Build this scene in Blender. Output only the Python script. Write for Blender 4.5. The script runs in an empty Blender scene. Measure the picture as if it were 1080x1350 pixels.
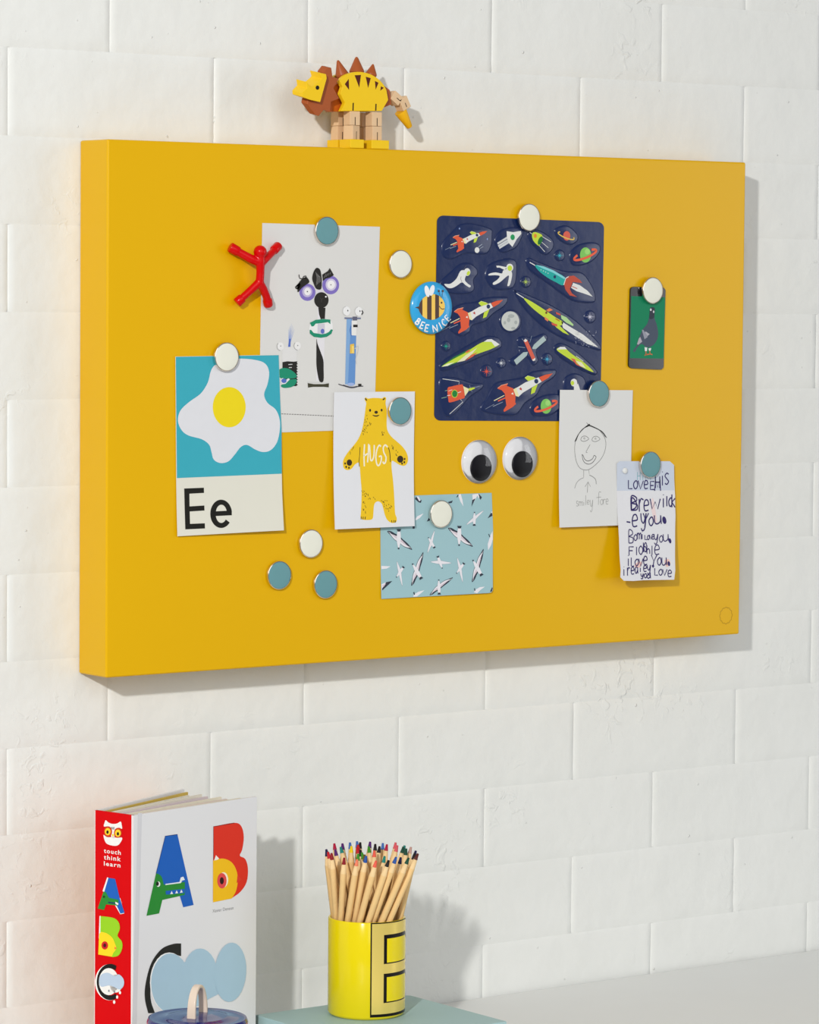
import bpy, bmesh, math, random
from mathutils import Vector, Matrix
from mathutils.geometry import tessellate_polygon
random.seed(7)
S = bpy.context.scene
COL = S.collection
# ------------------------------------------------------------------ camera
IW, IH = 1080.0, 1350.0
FPX = 4738.5
YAW, PITCH, ROLL = 0.645870, 0.0631441, 0.0083243
CAM = Vector((-1.92319, -3.10953, 0.397585))
FWD = Vector((math.sin(YAW)*math.cos(PITCH), math.cos(YAW)*math.cos(PITCH), -math.sin(PITCH)))
_r = Vector((math.cos(YAW), -math.sin(YAW), 0)); _u = _r.cross(FWD)
RGT = math.cos(ROLL)*_r + math.sin(ROLL)*_u
UPV = -math.sin(ROLL)*_r + math.cos(ROLL)*_u
cd = bpy.data.cameras.new('camera'); cam = bpy.data.objects.new('camera', cd); COL.objects.link(cam)
M = Matrix((RGT, UPV, -FWD)).transposed().to_4x4(); M.translation = CAM
cam.matrix_world = M
cd.sensor_fit = 'HORIZONTAL'; cd.sensor_width = 24.0; cd.lens = FPX/IW*24.0
cd.clip_start = 0.05; cd.clip_end = 60
S.camera = cam
# ------------------------------------------------------------------ world, lights, exposure
S.view_settings.view_transform = 'Standard'; S.view_settings.look = 'None'
S.view_settings.gamma = 1.0; S.view_settings.use_curve_mapping = False
S.view_settings.exposure = 0.0
w = bpy.data.worlds.new('world'); S.world = w; w.use_nodes = True
bgn = w.node_tree.nodes['Background']; bgn.inputs[0].default_value = (0.97, 0.985, 1.0, 1); bgn.inputs[1].default_value = 0.27
def lamp(name, kind, loc, power, color, **kw):
    l = bpy.data.lights.new(name, kind); l.energy = power; l.color = color
    for k, v in kw.items(): setattr(l, k, v)
    o = bpy.data.objects.new(name, l); COL.objects.link(o); o.location = loc
    return o
# the flash head that throws the hard shadows: upper left, in front of the wall
lamp('flash_lamp', 'POINT', (-3.06, -3.01, 1.57), 535, (1.0, 0.985, 0.955), shadow_soft_size=0.075)
# a tall soft box far to the right and a big area lamp added as fill
def area(name, loc, aim, power, color, sx, sy):
    o = lamp(name, 'AREA', loc, power, color, shape='RECTANGLE', size=sx, size_y=sy)
    o.rotation_euler = (Vector(aim)-Vector(loc)).to_track_quat('-Z', 'Y').to_euler(); return o
area('softbox_lamp', (3.50, -2.6, 0.6), (0.6, 0, 0.3), 22, (0.97, 0.98, 1.0), 1.0, 2.0)
area('fill_lamp', (-0.6, -4.2, 1.5), (0.4, 0, 0.1), 40, (0.98, 0.99, 1.0), 3.2, 2.4)  # unseen area lamp, added for soft ambient light

# ------------------------------------------------------------------ helpers
def lin(c):
    return tuple((v/12.92 if v <= 0.04045 else ((v+0.055)/1.055)**2.4) for v in (x/255.0 for x in c)) + (1.0,)
MATS = {}
def mat(name, rgb, rough=0.6, metal=0.0, spec=0.22, coat=0.0, vary=0.0, vscale=40.0, bump=0.0, bscale=60.0, coat_rough=0.1):
    if name in MATS: return MATS[name]
    m = bpy.data.materials.new(name); m.use_nodes = True; nt = m.node_tree; b = nt.nodes['Principled BSDF']; coat *= 0.35
    b.inputs['Base Color'].default_value = lin(rgb); b.inputs['Roughness'].default_value = rough
    b.inputs['Metallic'].default_value = metal; b.inputs['Specular IOR Level'].default_value = spec
    b.inputs['Coat Weight'].default_value = coat; b.inputs['Coat Roughness'].default_value = coat_rough
    tc = nt.nodes.new('ShaderNodeTexCoord')
    n = nt.nodes.new('ShaderNodeTexNoise'); n.inputs['Scale'].default_value = vscale; n.inputs['Detail'].default_value = 3
    nt.links.new(tc.outputs['Object'], n.inputs['Vector'])
    mx = nt.nodes.new('ShaderNodeMix'); mx.data_type = 'RGBA'
    c = lin(rgb); k = vary
    mx.inputs[6].default_value = tuple(max(0, v*(1-k)) for v in c[:3])+(1,)
    mx.inputs[7].default_value = tuple(min(1, v*(1+k)) for v in c[:3])+(1,)
    nt.links.new(n.outputs['Fac'], mx.inputs[0]); nt.links.new(mx.outputs[2], b.inputs['Base Color'])
    if bump:
        n2 = nt.nodes.new('ShaderNodeTexNoise'); n2.inputs['Scale'].default_value = bscale; n2.inputs['Detail'].default_value = 4
        nt.links.new(tc.outputs['Object'], n2.inputs['Vector'])
        bp = nt.nodes.new('ShaderNodeBump'); bp.inputs['Strength'].default_value = 1.0; bp.inputs['Distance'].default_value = bump
        nt.links.new(n2.outputs['Fac'], bp.inputs['Height']); nt.links.new(bp.outputs[0], b.inputs['Normal'])
    MATS[name] = m; return m
INK = {}
def ink(rgb, rough=0.5):
    k = (tuple(rgb), rough)
    if k not in INK: INK[k] = mat('ink_%d_%d_%d_%d' % (*rgb, int(rough*100)), rgb, rough, vary=0.02, vscale=90)
    return INK[k]

def raydir(x, y): return FWD + RGT*((x-IW/2)/FPX) - UPV*((y-IH/2)/FPX)
def hit_plane(x, y, o, n):
    d = raydir(x, y); return CAM + d*((o-CAM).dot(n)/d.dot(n))
def on_y(x, y, Y): return hit_plane(x, y, Vector((0, Y, 0)), Vector((0, 1, 0)))
def on_z(x, y, Z): return hit_plane(x, y, Vector((0, 0, Z)), Vector((0, 0, 1)))
def zc(x0, y0, s):
    return lambda *pts: [(x0+a/s, y0+b/s) for a, b in pts]

class Flat:
    """a plane surface (optionally curled) that printed shapes are laid on"""
    def __init__(s, o, ex, ey, n, h=None, cuts=None):
        s.o, s.ex, s.ey, s.n = Vector(o), Vector(ex).normalized(), Vector(ey).normalized(), Vector(n).normalized()
        s.h = h or (lambda u, v: 0.0); s.cuts = cuts
    def uv(s, p, off=0.0):
        H = 0.0
        for _ in range(4):
            q = hit_plane(p[0], p[1], s.o+s.n*(H+off), s.n)-s.o
            u, v = q.dot(s.ex), q.dot(s.ey); H = s.h(u, v)
        return (u, v)
    def pos(s, u, v, off): return s.o+s.ex*u+s.ey*v+s.n*(s.h(u, v)+off)
class Tube:
    """the outside of an upright cylinder"""
    def __init__(s, c, r, cuts): s.c, s.r, s.cuts = Vector(c), r, cuts
    def uv(s, p, off=0.0):
        d = raydir(*p); e = CAM-s.c; R = s.r+off
        a = d.x*d.x+d.y*d.y; b = 2*(e.x*d.x+e.y*d.y); c = e.x*e.x+e.y*e.y-R*R
        t = (-b-math.sqrt(max(0, b*b-4*a*c)))/(2*a); q = CAM+d*t-s.c
        return (math.atan2(q.y, q.x)*s.r, q.z)
    def pos(s, u, v, off):
        a = u/s.r; return s.c+Vector((math.cos(a)*(s.r+off), math.sin(a)*(s.r+off), v))

def cr(pts, n=6, closed=True):
    out = []; N = len(pts)
    for i in range(N if closed else N-1):
        g = (lambda k: pts[k % N]) if closed else (lambda k: pts[min(max(k, 0), N-1)])
        p0, p1, p2, p3 = g(i-1), g(i), g(i+1), g(i+2)
        for k in range(n):
            t = k/n
            out.append(tuple(0.5*((2*p1[j])+(-p0[j]+p2[j])*t+(2*p0[j]-5*p1[j]+4*p2[j]-p3[j])*t*t+(-p0[j]+3*p1[j]-3*p2[j]+p3[j])*t**3) for j in (0, 1)))
    if not closed: out.append(pts[-1])
    return out
def ell(cx, cy, rx, ry=None, n=28, rot=0, a0=0, a1=360):
    ry = ry or rx; o = []; c, s_ = math.cos(math.radians(rot)), math.sin(math.radians(rot))
    full = abs(a1-a0) >= 360; K = n if full else n+1
    for i in range(K):
        a = math.radians(a0+(a1-a0)*i/n); x, y = rx*math.cos(a), ry*math.sin(a)
        o.append((cx+x*c-y*s_, cy+x*s_+y*c))
    return o
def ribbon(pts, w, taper=False):
    """quads along a uv polyline"""
    P = [pts[0]]
    for q in pts[1:]:
        if math.hypot(q[0]-P[-1][0], q[1]-P[-1][1]) > 1e-7: P.append(q)
    if len(P) < 2: P.append((P[0][0]+w*0.5, P[0][1]))
    L, R = [], []; n = len(P)
    for i in range(n):
        a = P[max(0, i-1)]; b = P[min(n-1, i+1)]
        dx, dy = b[0]-a[0], b[1]-a[1]; l = math.hypot(dx, dy) or 1e-9
        ww = w*0.5*((1-0.8*i/(n-1)) if taper else 1.0)
        L.append((P[i][0]-dy/l*ww, P[i][1]+dx/l*ww)); R.append((P[i][0]+dy/l*ww, P[i][1]-dx/l*ww))
    return [[L[i], L[i+1], R[i+1], R[i]] for i in range(n-1)]

def tri(poly, cuts):
    """triangulate a uv polygon, cut along the surface's fold lines"""
    if not cuts:
        if len(poly) == 4: return list(poly), [(0, 1, 2), (0, 2, 3)]
        return list(poly), [tuple(t) for t in tessellate_polygon([[Vector((a, b, 0)) for a, b in poly]])]
    bm = bmesh.new()
    vs = [bm.verts.new((a, b, 0)) for a, b in poly]; bm.verts.ensure_lookup_table()
    for t in tessellate_polygon([[v.co for v in vs]]):
        try: bm.faces.new([vs[i] for i in t])
        except ValueError: pass
    (dx, dy), step = cuts
    ds = [v.co.x*dx+v.co.y*dy for v in bm.verts]; k0, k1 = math.ceil(min(ds)/step), math.floor(max(ds)/step)
    for k in range(k0, k1+1):
        bmesh.ops.bisect_plane(bm, geom=bm.verts[:]+bm.edges[:]+bm.faces[:], dist=1e-7, plane_co=(dx*k*step, dy*k*step, 0), plane_no=(dx, dy, 0))
    bmesh.ops.triangulate(bm, faces=bm.faces[:])
    bm.verts.index_update()
    V = [(v.co.x, v.co.y) for v in bm.verts]; F = [tuple(v.index for v in f.verts) for f in bm.faces]
    bm.free(); return V, F

def link(name, me, parent=None, loc=None):
    o = bpy.data.objects.new(name, me); COL.objects.link(o)
    if parent is not None: o.parent = parent
    if loc is not None: o.location = loc
    return o
def base_of(parent):
    b = Vector((0, 0, 0))
    while parent is not None: b += Vector(parent.location); parent = parent.parent
    return b
def mesh_obj(name, V, F, mats, parent=None, mi=None, smooth=False, origin=None):
    org = base_of(parent) if origin is None else Vector(origin)
    me = bpy.data.meshes.new(name); me.from_pydata([tuple(Vector(v)-org) for v in V], [], F)
    for m in (mats if isinstance(mats, (list, tuple)) else [mats]): me.materials.append(m)
    if mi: me.polygons.foreach_set('material_index', mi)
    if smooth: me.polygons.foreach_set('use_smooth', [True]*len(me.polygons))
    me.update()
    return link(name, me, parent, org if (parent is None and origin is not None) else None)
def thing(name, label, cat, loc, group=None):
    o = link(name, None, None, loc); o.empty_display_size = 0.01
    return tag(o, label, cat, group)
def tag(o, label, cat, group=None):
    o['label'] = label; o['category'] = cat
    if group: o['group'] = group
    return o
def struct(o, label=None):
    o['kind'] = 'structure'
    if label: o['label'] = label
    return o

LAY = 0.00009
def art(name, surf, items, parent, off=0.0):
    """flat print: items = (rgb or material, 'px'|'uv'|'st', shape, layer[, width_mm])"""
    V, F, MI, mats = [], [], [], []
    for it in items:
        c, kind, shp, lay = it[:4]
        m = c if isinstance(c, bpy.types.Material) else ink(c)
        if m not in mats: mats.append(m)
        k = mats.index(m); o_ = off+LAY*lay
        if kind == 'px': polys = [[surf.uv(p, off) for p in shp]]
        elif kind == 'uv': polys = [shp]
        elif kind == 'st': polys = ribbon([surf.uv(p, off) for p in shp], it[4]*0.001, len(it) > 5 and it[5])
        elif kind == 'mesh':
            v0 = len(V); V += [surf.pos(u, v, o_) for u, v in shp[0]]
            for f in shp[1]: F.append(tuple(v0+i for i in f)); MI.append(k)
            continue
        for p in polys:
            tv, tf = tri(p, surf.cuts); v0 = len(V)
            V += [surf.pos(u, v, o_) for u, v in tv]
            for f in tf: F.append(tuple(v0+i for i in f)); MI.append(k)
    ob = mesh_obj(name, V, F, mats, parent, MI)
    fix_normals_towards(ob, surf)
    return ob
def fix_normals_towards(ob, surf):
    me = ob.data; flip = []
    for p in me.polygons:
        n = surf.n if isinstance(surf, Flat) else (p.center+base_of(ob.parent)-surf.c)*Vector((1, 1, 0))
        if p.normal.dot(n) < 0: flip.append(p.index)
    if flip:
        bm = bmesh.new(); bm.from_mesh(me); bm.faces.ensure_lookup_table()
        bmesh.ops.reverse_faces(bm, faces=[bm.faces[i] for i in flip]); bm.to_mesh(me); bm.free()
def sheet(name, surf, px, thick, m, parent, off=0.0, edge=None, uvs=None):
    """a sheet of real thickness with the outline px"""
    uv = uvs or [surf.uv(p, off+thick) for p in px]
    tv, tf = tri(uv, surf.cuts)
    V = [surf.pos(u, v, off+thick) for u, v in tv]; n = len(V); V += [surf.pos(u, v, off) for u, v in tv]
    F = list(tf)+[tuple(n+i for i in reversed(f)) for f in tf]
    cnt = {}
    for f in tf:
        for a, b in ((f[0], f[1]), (f[1], f[2]), (f[2], f[0])): cnt[(a, b)] = 1
    for (a, b) in list(cnt):
        if (b, a) not in cnt: F.append((b, a, n+a, n+b))
    ob = mesh_obj(name, V, F, m, parent)
    bm = bmesh.new(); bm.from_mesh(ob.data); bmesh.ops.recalc_face_normals(bm, faces=bm.faces[:]); bm.to_mesh(ob.data); bm.free()
    return ob
def box_mesh(c, sx, sy, sz, rot=None):
    R = rot or Matrix.Identity(3); V = []
    for z in (-1, 1):
        for (x, y) in ((-1, -1), (1, -1), (1, 1), (-1, 1)): V.append(Vector(c)+R @ Vector((x*sx/2, y*sy/2, z*sz/2)))
    return V, [(3, 2, 1, 0), (4, 5, 6, 7), (0, 1, 5, 4), (1, 2, 6, 5), (2, 3, 7, 6), (3, 0, 4, 7)]
def bevel(ob, wdt, seg=2):
    b = ob.modifiers.new('bevel', 'BEVEL'); b.width = wdt; b.segments = seg; b.limit_method = 'ANGLE'; b.angle_limit = math.radians(35)
    ob.data.polygons.foreach_set('use_smooth', [True]*len(ob.data.polygons))
    wn = ob.modifiers.new('weighted', 'WEIGHTED_NORMAL'); wn.keep_sharp = False
    return ob
def box(name, c, sx, sy, sz, m, parent=None, rot=None, bv=0.0, origin=None, seg=2):
    V, F = box_mesh(c, sx, sy, sz, rot); o = mesh_obj(name, V, F, m, parent, origin=origin)
    if bv: bevel(o, bv, seg)
    return o
def lathe(name, prof, m, parent, axis_o, ax=Vector((0, 0, 1)), n=48, smooth=True, mats=None, mi_of=None, sharp=True):
    """prof: (radius, height) list; axis through axis_o along ax"""
    ax = Vector(ax).normalized(); t = Vector((1, 0, 0)) if abs(ax.x) < 0.9 else Vector((0, 1, 0))
    e1 = ax.cross(t).normalized(); e2 = ax.cross(e1); V, F, MI = [], [], []
    for r, h in prof:
        for k in range(n):
            a = 2*math.pi*k/n; V.append(Vector(axis_o)+ax*h+(e1*math.cos(a)+e2*math.sin(a))*r)
    for i in range(len(prof)-1):
        for k in range(n):
            F.append((i*n+k, i*n+(k+1) % n, (i+1)*n+(k+1) % n, (i+1)*n+k))
    if prof[0][0] > 1e-6: F.append(tuple(reversed(range(n))))
    if prof[-1][0] > 1e-6: F.append(tuple((len(prof)-1)*n+k for k in range(n)))
    o = mesh_obj(name, V, F, m, parent)
    bm = bmesh.new(); bm.from_mesh(o.data); bmesh.ops.remove_doubles(bm, verts=bm.verts[:], dist=1e-6)
    bmesh.ops.recalc_face_normals(bm, faces=bm.faces[:])
    for e in bm.edges:
        if len(e.link_faces) == 2 and e.calc_face_angle(0) > math.radians(38): e.smooth = False
    for f in bm.faces: f.smooth = smooth
    bm.to_mesh(o.data); bm.free()
    return o
def prism(name, pts3, vec, m, parent, bv=0.0):
    """extrude a planar outline (world points) along vec"""
    n = len(pts3); V = [Vector(p) for p in pts3]+[Vector(p)+vec for p in pts3]
    nrm = Vector((0, 0, 0))
    o = V[0]; ex = (V[1]-o).normalized(); ntmp = None
    for i in range(n): nrm += (V[i]-o).cross(V[(i+1) % n]-o)
    nrm.normalize(); ey = nrm.cross(ex)
    tf = tessellate_polygon([[Vector(((p-o).dot(ex), (p-o).dot(ey), 0)) for p in V[:n]]])
    if bv: F = [tuple(range(n)), tuple(n+i for i in reversed(range(n)))]
    else: F = [tuple(t) for t in tf]+[tuple(n+i for i in reversed(t)) for t in tf]
    F += [(i, (i+1) % n, n+(i+1) % n, n+i) for i in range(n)]
    ob = mesh_obj(name, V, F, m, parent)
    bm = bmesh.new(); bm.from_mesh(ob.data); bmesh.ops.recalc_face_normals(bm, faces=bm.faces[:]); bm.to_mesh(ob.data); bm.free()
    if bv: bevel(ob, bv, 2)
    return ob
def text_shape(body, width=None, height=None, bold=0.0, spacing=1.0):
    c = bpy.data.curves.new('txt', 'FONT'); c.body = body; c.size = 1.0; c.offset = bold; c.space_character = spacing; c.resolution_u = 3
    o = bpy.data.objects.new('txt', c); me = bpy.data.meshes.new_from_object(o)
    V = [(v.co.x, v.co.y) for v in me.vertices]; F = [tuple(p.vertices) for p in me.polygons]
    bpy.data.objects.remove(o); bpy.data.curves.remove(c); bpy.data.meshes.remove(me)
    x0, x1 = min(v[0] for v in V), max(v[0] for v in V); y0, y1 = min(v[1] for v in V), max(v[1] for v in V)
    return [((x-x0)/(x1-x0), (y-y0)/(y1-y0)) for x, y in V], F
def place_text(surf, shp, p00, p10, p01, off=0.0):
    a, b, c = (surf.uv(p, off) for p in (p00, p10, p01))
    return ([(a[0]+(b[0]-a[0])*x+(c[0]-a[0])*y, a[1]+(b[1]-a[1])*x+(c[1]-a[1])*y) for x, y in shp[0]], shp[1])
# hand lettering: strokes in a unit box, y up
GL = {
 'L': [[(0, 1), (0, 0), (.9, 0)]], 'O': [[(.5, 1), (.05, .7), (.05, .3), (.5, 0), (.95, .3), (.95, .7), (.5, 1)]],
 'o': [[(.5, 1), (.05, .6), (.2, .1), (.6, 0), (.95, .4), (.8, .9), (.5, 1)]],
 'v': [[(0, 1), (.45, 0), (1, 1)]], 'e': [[(.05, .5), (.9, .6), (.7, 1), (.25, .95), (.05, .5), (.25, .05), (.9, .1)]],
 'E': [[(1, 1), (0, 1), (0, 0), (1, 0)], [(0, .5), (.8, .5)]], 'M': [[(0, 0), (.1, 1), (.5, .3), (.9, 1), (1, 0)]],
 'H': [[(0, 1), (0, 0)], [(1, 1), (1, 0)], [(0, .5), (1, .5)]], 'i': [[(.5, .7), (.5, 0)], [(.5, .95), (.5, 1)]],
 'S': [[(.9, .9), (.5, 1), (.1, .75), (.5, .5), (.9, .25), (.5, 0), (.1, .1)]],
 'B': [[(0, 0), (0, 1), (.7, .95), (.8, .7), (.1, .52), (.9, .4), (.85, .05), (0, 0)]],
 'D': [[(0, 0), (.1, 1), (.9, .6), (.8, .2), (0, 0)]], 'r': [[(0, 1), (.05, 0)], [(.03, .6), (.4, 1), (.9, .9)]],
 'w': [[(0, 1), (.2, 0), (.5, .7), (.75, 0), (1, 1)]], 'l': [[(.5, 1), (.5, 0)]], 'k': [[(.1, 1), (.1, 0)], [(.9, .7), (.1, .4), (.9, 0)]],
 '-': [[(0, .5), (1, .4)]], 'y': [[(0, 1), (.1, .6), (.5, .45), (.9, 1)], [(.9, 1), (.7, .2), (.3, 0), (.05, .15)]],
 'Y': [[(0, 1), (.45, .5), (1, 1)], [(.45, .5), (.3, 0)]], 'u': [[(0, 1), (.05, .2), (.4, 0), (.85, .3), (.9, 1)], [(.9, 1), (1, 0)]],
 'n': [[(0, 1), (0, 0)], [(0, .6), (.5, 1), (.95, .7), (1, 0)]], 'm': [[(0, 1), (0, 0)], [(0, .7), (.3, 1), (.5, .6), (.5, 0)], [(.5, .6), (.8, 1), (1, .6), (1, 0)]],
 'F': [[(0, 0), (0, 1), (1, 1)], [(0, .55), (.8, .55)]], '1': [[(.5, 1), (.5, 0)]], 'h': [[(0, 1), (0, 0)], [(0, .4), (.5, .6), (.9, .4), (.95, 0)]],
 'a': [[(.85, .9), (.3, 1), (.05, .4), (.4, 0), (.85, .5)], [(.85, 1), (.95, 0)]], 't': [[(.5, 1), (.5, .1), (.9, 0)], [(.1, .7), (.9, .7)]],
 'd': [[(.85, .5), (.3, .6), (.05, .25), (.4, 0), (.85, .3)], [(.85, 1), (.95, 0)]], 'N': [[(0, 0), (0, 1), (1, 0), (1, 1)]],
 'I': [[(.5, 1), (.5, 0)]], 'C': [[(.95, .85), (.5, 1), (.05, .6), (.1, .25), (.5, 0), (.95, .15)]], 'U': [[(0, 1), (.05, .25), (.5, 0), (.9, .25), (1, 1)]],
 'G': [[(.95, .85), (.5, 1), (.05, .6), (.1, .2), (.5, 0), (.95, .25), (.95, .5), (.55, .5)]], 's': [[(.9, .9), (.3, 1), (.2, .6), (.8, .4), (.7, .05), (.05, .1)]],
 'f': [[(.9, .95), (.6, 1), (.45, .8), (.4, 0)], [(0, .55), (.9, .6)]], 'c': [[(.9, .8), (.5, 1), (.05, .5), (.4, 0), (.95, .1)]],
 '.': [[(.2, .1), (.7, .15), (.3, .3), (.7, .4)]]}
def hand(z, ch, x, ytop, wdt, hgt, rgb, wmm, lay=1, slant=0.0):
    """one hand-written letter in zoom coordinates: x left, ytop, width, height"""
    out = []
    for st in GL[ch]:
        p = [(x+a*wdt+slant*hgt*b, ytop+(1-b)*hgt) for a, b in st]
        if len(p) > 2 and ch not in 'LEHFNvwMYk': p = cr(p, 5, closed=False)
        out.append((rgb, 'st', z(*p), lay, wmm))
    return out
def star(cx, cy, r, n=8, inner=0.2, squash=1.0):
    o = []
    for i in range(2*n):
        a = math.pi*i/n; rr = r*(1.0 if i % 4 == 0 else 0.62) if i % 2 == 0 else r*inner
        o.append((cx+rr*math.sin(a)*squash, cy-rr*math.cos(a)))
    return o

# ------------------------------------------------------------------ setting
def wall_paint():
    m = bpy.data.materials.new('white_wall_paint'); m.use_nodes = True; nt = m.node_tree; b = nt.nodes['Principled BSDF']
    b.inputs['Roughness'].default_value = 0.55; b.inputs['Specular IOR Level'].default_value = 0.35
    g = nt.nodes.new('ShaderNodeNewGeometry')
    def noise(sc, det, dist=0.0):
        n = nt.nodes.new('ShaderNodeTexNoise'); n.inputs['Scale'].default_value = sc; n.inputs['Detail'].default_value = det
        n.inputs['Distortion'].default_value = dist; nt.links.new(g.outputs['Position'], n.inputs['Vector']); return n.outputs['Fac']
    def ramp(src, a, b_):
        r = nt.nodes.new('ShaderNodeMapRange'); r.inputs['From Min'].default_value = a; r.inputs['From Max'].default_value = b_
        nt.links.new(src, r.inputs['Value']); return r.outputs[0]
    def math_(op, a, b_):
        n = nt.nodes.new('ShaderNodeMath'); n.operation = op
        for i, s in enumerate((a, b_)):
            if isinstance(s, float): n.inputs[i].default_value = s
            else: nt.links.new(s, n.inputs[i])
        return n.outputs[0]
    mx = nt.nodes.new('ShaderNodeMix'); mx.data_type = 'RGBA'
    mx.inputs[6].default_value = lin((226, 227, 223)); mx.inputs[7].default_value = lin((233, 234, 231))
    nt.links.new(noise(9, 3), mx.inputs[0]); nt.links.new(mx.outputs[2], b.inputs['Base Color'])
    broad = math_('MULTIPLY', noise(26, 2), 0.0030)
    fine = math_('MULTIPLY', noise(260, 3), 0.00022)
    # sparse paint runs and chips: only where a slow mask is high
    mask = ramp(noise(7.5, 2), 0.56, 0.72)
    chips = math_('MULTIPLY', math_('MULTIPLY', ramp(noise(75, 4, 0.8), 0.55, 0.66), mask), 0.0009)
    dots = math_('MULTIPLY', ramp(noise(120, 1), 0.76, 0.82), 0.0012)
    h = math_('ADD', math_('ADD', broad, fine), math_('ADD', chips, dots))
    bp = nt.nodes.new('ShaderNodeBump'); bp.inputs['Distance'].default_value = 1.0; bp.inputs['Strength'].default_value = 0.8
    nt.links.new(h, bp.inputs['Height']); nt.links.new(bp.outputs[0], b.inputs['Normal'])
    return m
WALLM = wall_paint()
DESK_Z = -0.3925; FLOOR_Z = -1.14
WX0, WX1, WZ1 = -2.6, 3.6, 1.75
V, F = box_mesh(((WX0+WX1)/2, 0.053, (FLOOR_Z+WZ1)/2), WX1-WX0, 0.10, WZ1-FLOOR_Z)
wall = struct(mesh_obj('wall_back', V, F, WALLM), 'white painted brick wall behind the board')
V, F = box_mesh(((WX0+WX1)/2, -1.9, FLOOR_Z-0.05), WX1-WX0, 4.0, 0.1)
struct(mesh_obj('floor', V, F, mat('floor_concrete', (150, 146, 138), 0.6, vary=0.06, vscale=8, bump=0.0004)), 'grey concrete floor')
MODX, MODZ, BX0, BZ0 = 0.2463, 0.0877, -0.083, -0.0715
def brick_geo(seed):
    """pillow-fronted painted brick, about 50 triangles; local x,z; front at y=0, back at y=0.004"""
    rnd = random.Random(seed); L, H_ = MODX+0.0002, MODZ+0.0002
    xs = [-L/2, -L/2+0.0024, -L/2+0.0080, L/2-0.0080, L/2-0.0024, L/2]; zs = [-H_/2, -H_/2+0.0045, -H_/2+0.0120, H_/2-0.0120, H_/2-0.0045, H_/2]
    V, F = [], []
    for j, z in enumerate(zs):
        for i, x in enumerate(xs):
            e = min(i, len(xs)-1-i); f = min(j, len(zs)-1-j)
            dx = (0.0017, 0.0001, 0)[min(e, 2)]; dz = (0.0008, 0.0001, 0)[min(f, 2)]
            y = max(dx, dz)+(rnd.uniform(-0.00025, 0.00015) if e and f else 0.0)
            V.append((x+(rnd.uniform(-0.0009, 0.0009) if e == 1 else 0), max(-0.0004, y), z+(rnd.uniform(-0.0015, 0.0015) if f == 1 else 0)))
    nx = len(xs)
    for j in range(len(zs)-1):
        for i in range(nx-1): F.append((j*nx+i, j*nx+i+1, (j+1)*nx+i+1, (j+1)*nx+i))
    return V, F
BG = [brick_geo(100+i) for i in range(7)]
BM = []
for V, F in BG:
    me = bpy.data.meshes.new('brick'); me.from_pydata(V, [], F); me.materials.append(WALLM)
    me.polygons.foreach_set('use_smooth', [True]*len(F)); me.update(); BM.append(me)
restV, restF = [], []
r0 = math.ceil((FLOOR_Z-BZ0)/MODZ); r1 = math.floor((WZ1-BZ0)/MODZ)
for r in range(r0, r1):
    xo = BX0 if r % 2 else BX0+MODX/2-0.004
    k0 = math.ceil((WX0-xo)/MODX); k1 = math.floor((WX1-xo)/MODX)
    for k in range(k0, k1):
        jx = random.Random(r*91+k).uniform(-0.004, 0.004) if r == 0 else 0.0
        c = Vector((xo+(k+0.5)*MODX+jx*0, 0, BZ0+(r+0.5)*MODZ)); vi = (r*5+k*3) % 7
        if -5 <= r <= 9 and -0.55 < c.x < 1.75:
            o = link('brick', BM[vi], wall, c)
        else:
            n = len(restV); restV += [Vector(v)+c for v in BG[vi][0]]; restF += [tuple(n+i for i in f) for f in BG[vi][1]]
o = mesh_obj('brick_field', restV, restF, WALLM, wall, smooth=True); o['kind'] = 'stuff'

# ------------------------------------------------------------------ desk
DESKM = mat('desk_white_laminate', (229, 230, 228), 0.42, vary=0.015, vscale=15)
desk = thing('desk', 'plain white desk standing against the brick wall', 'desk', (0.6, -0.36, FLOOR_Z))
box('desk_top', (0.6, -0.3665, DESK_Z-0.0125), 2.4, 0.725, 0.025, DESKM, desk, bv=0.002)
for x in (-0.54, 1.74):
    for y in (-0.06, -0.67): box('leg', (x, y, (DESK_Z-0.025+FLOOR_Z)/2), 0.045, 0.045, DESK_Z-0.025-FLOOR_Z, DESKM, desk, bv=0.002)

# ------------------------------------------------------------------ magnetic board
BWD, BHT, BDP = 0.85714, 0.54, 0.052831
YEL = mat('board_yellow_powder_coat', (226, 175, 2), 0.30, spec=0.2, vary=0.015, vscale=6)
board = thing('magnetic_board', 'large mustard yellow magnetic notice board hung on the brick wall', 'notice board', (BWD/2, -BDP/2, 0))
o = box('panel', (BWD/2, -BDP/2-0.0002, BHT/2), BWD, BDP-0.0004, BHT, YEL, board, bv=0.0022, seg=3)
BS = Flat((0, -BDP, 0), (1, 0, 0), (0, 0, 1), (0, -1, 0))          # the board's front face
sc = []
ec = BS.uv((957.3, 811.5)); R0 = 0.0093
for i in range(121):
    a = 2*math.pi*i/120; rr = R0*(1+0.045*math.cos(12*a)); sc.append((ec[0]+rr*math.sin(a), ec[1]+rr*math.cos(a)))
art('emblem', BS, [((176, 128, 16), 'uv', q, 1) for q in ribbon(sc, 0.0007)], board)['label'] = 'thin scalloped circle printed in the corner'

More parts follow.
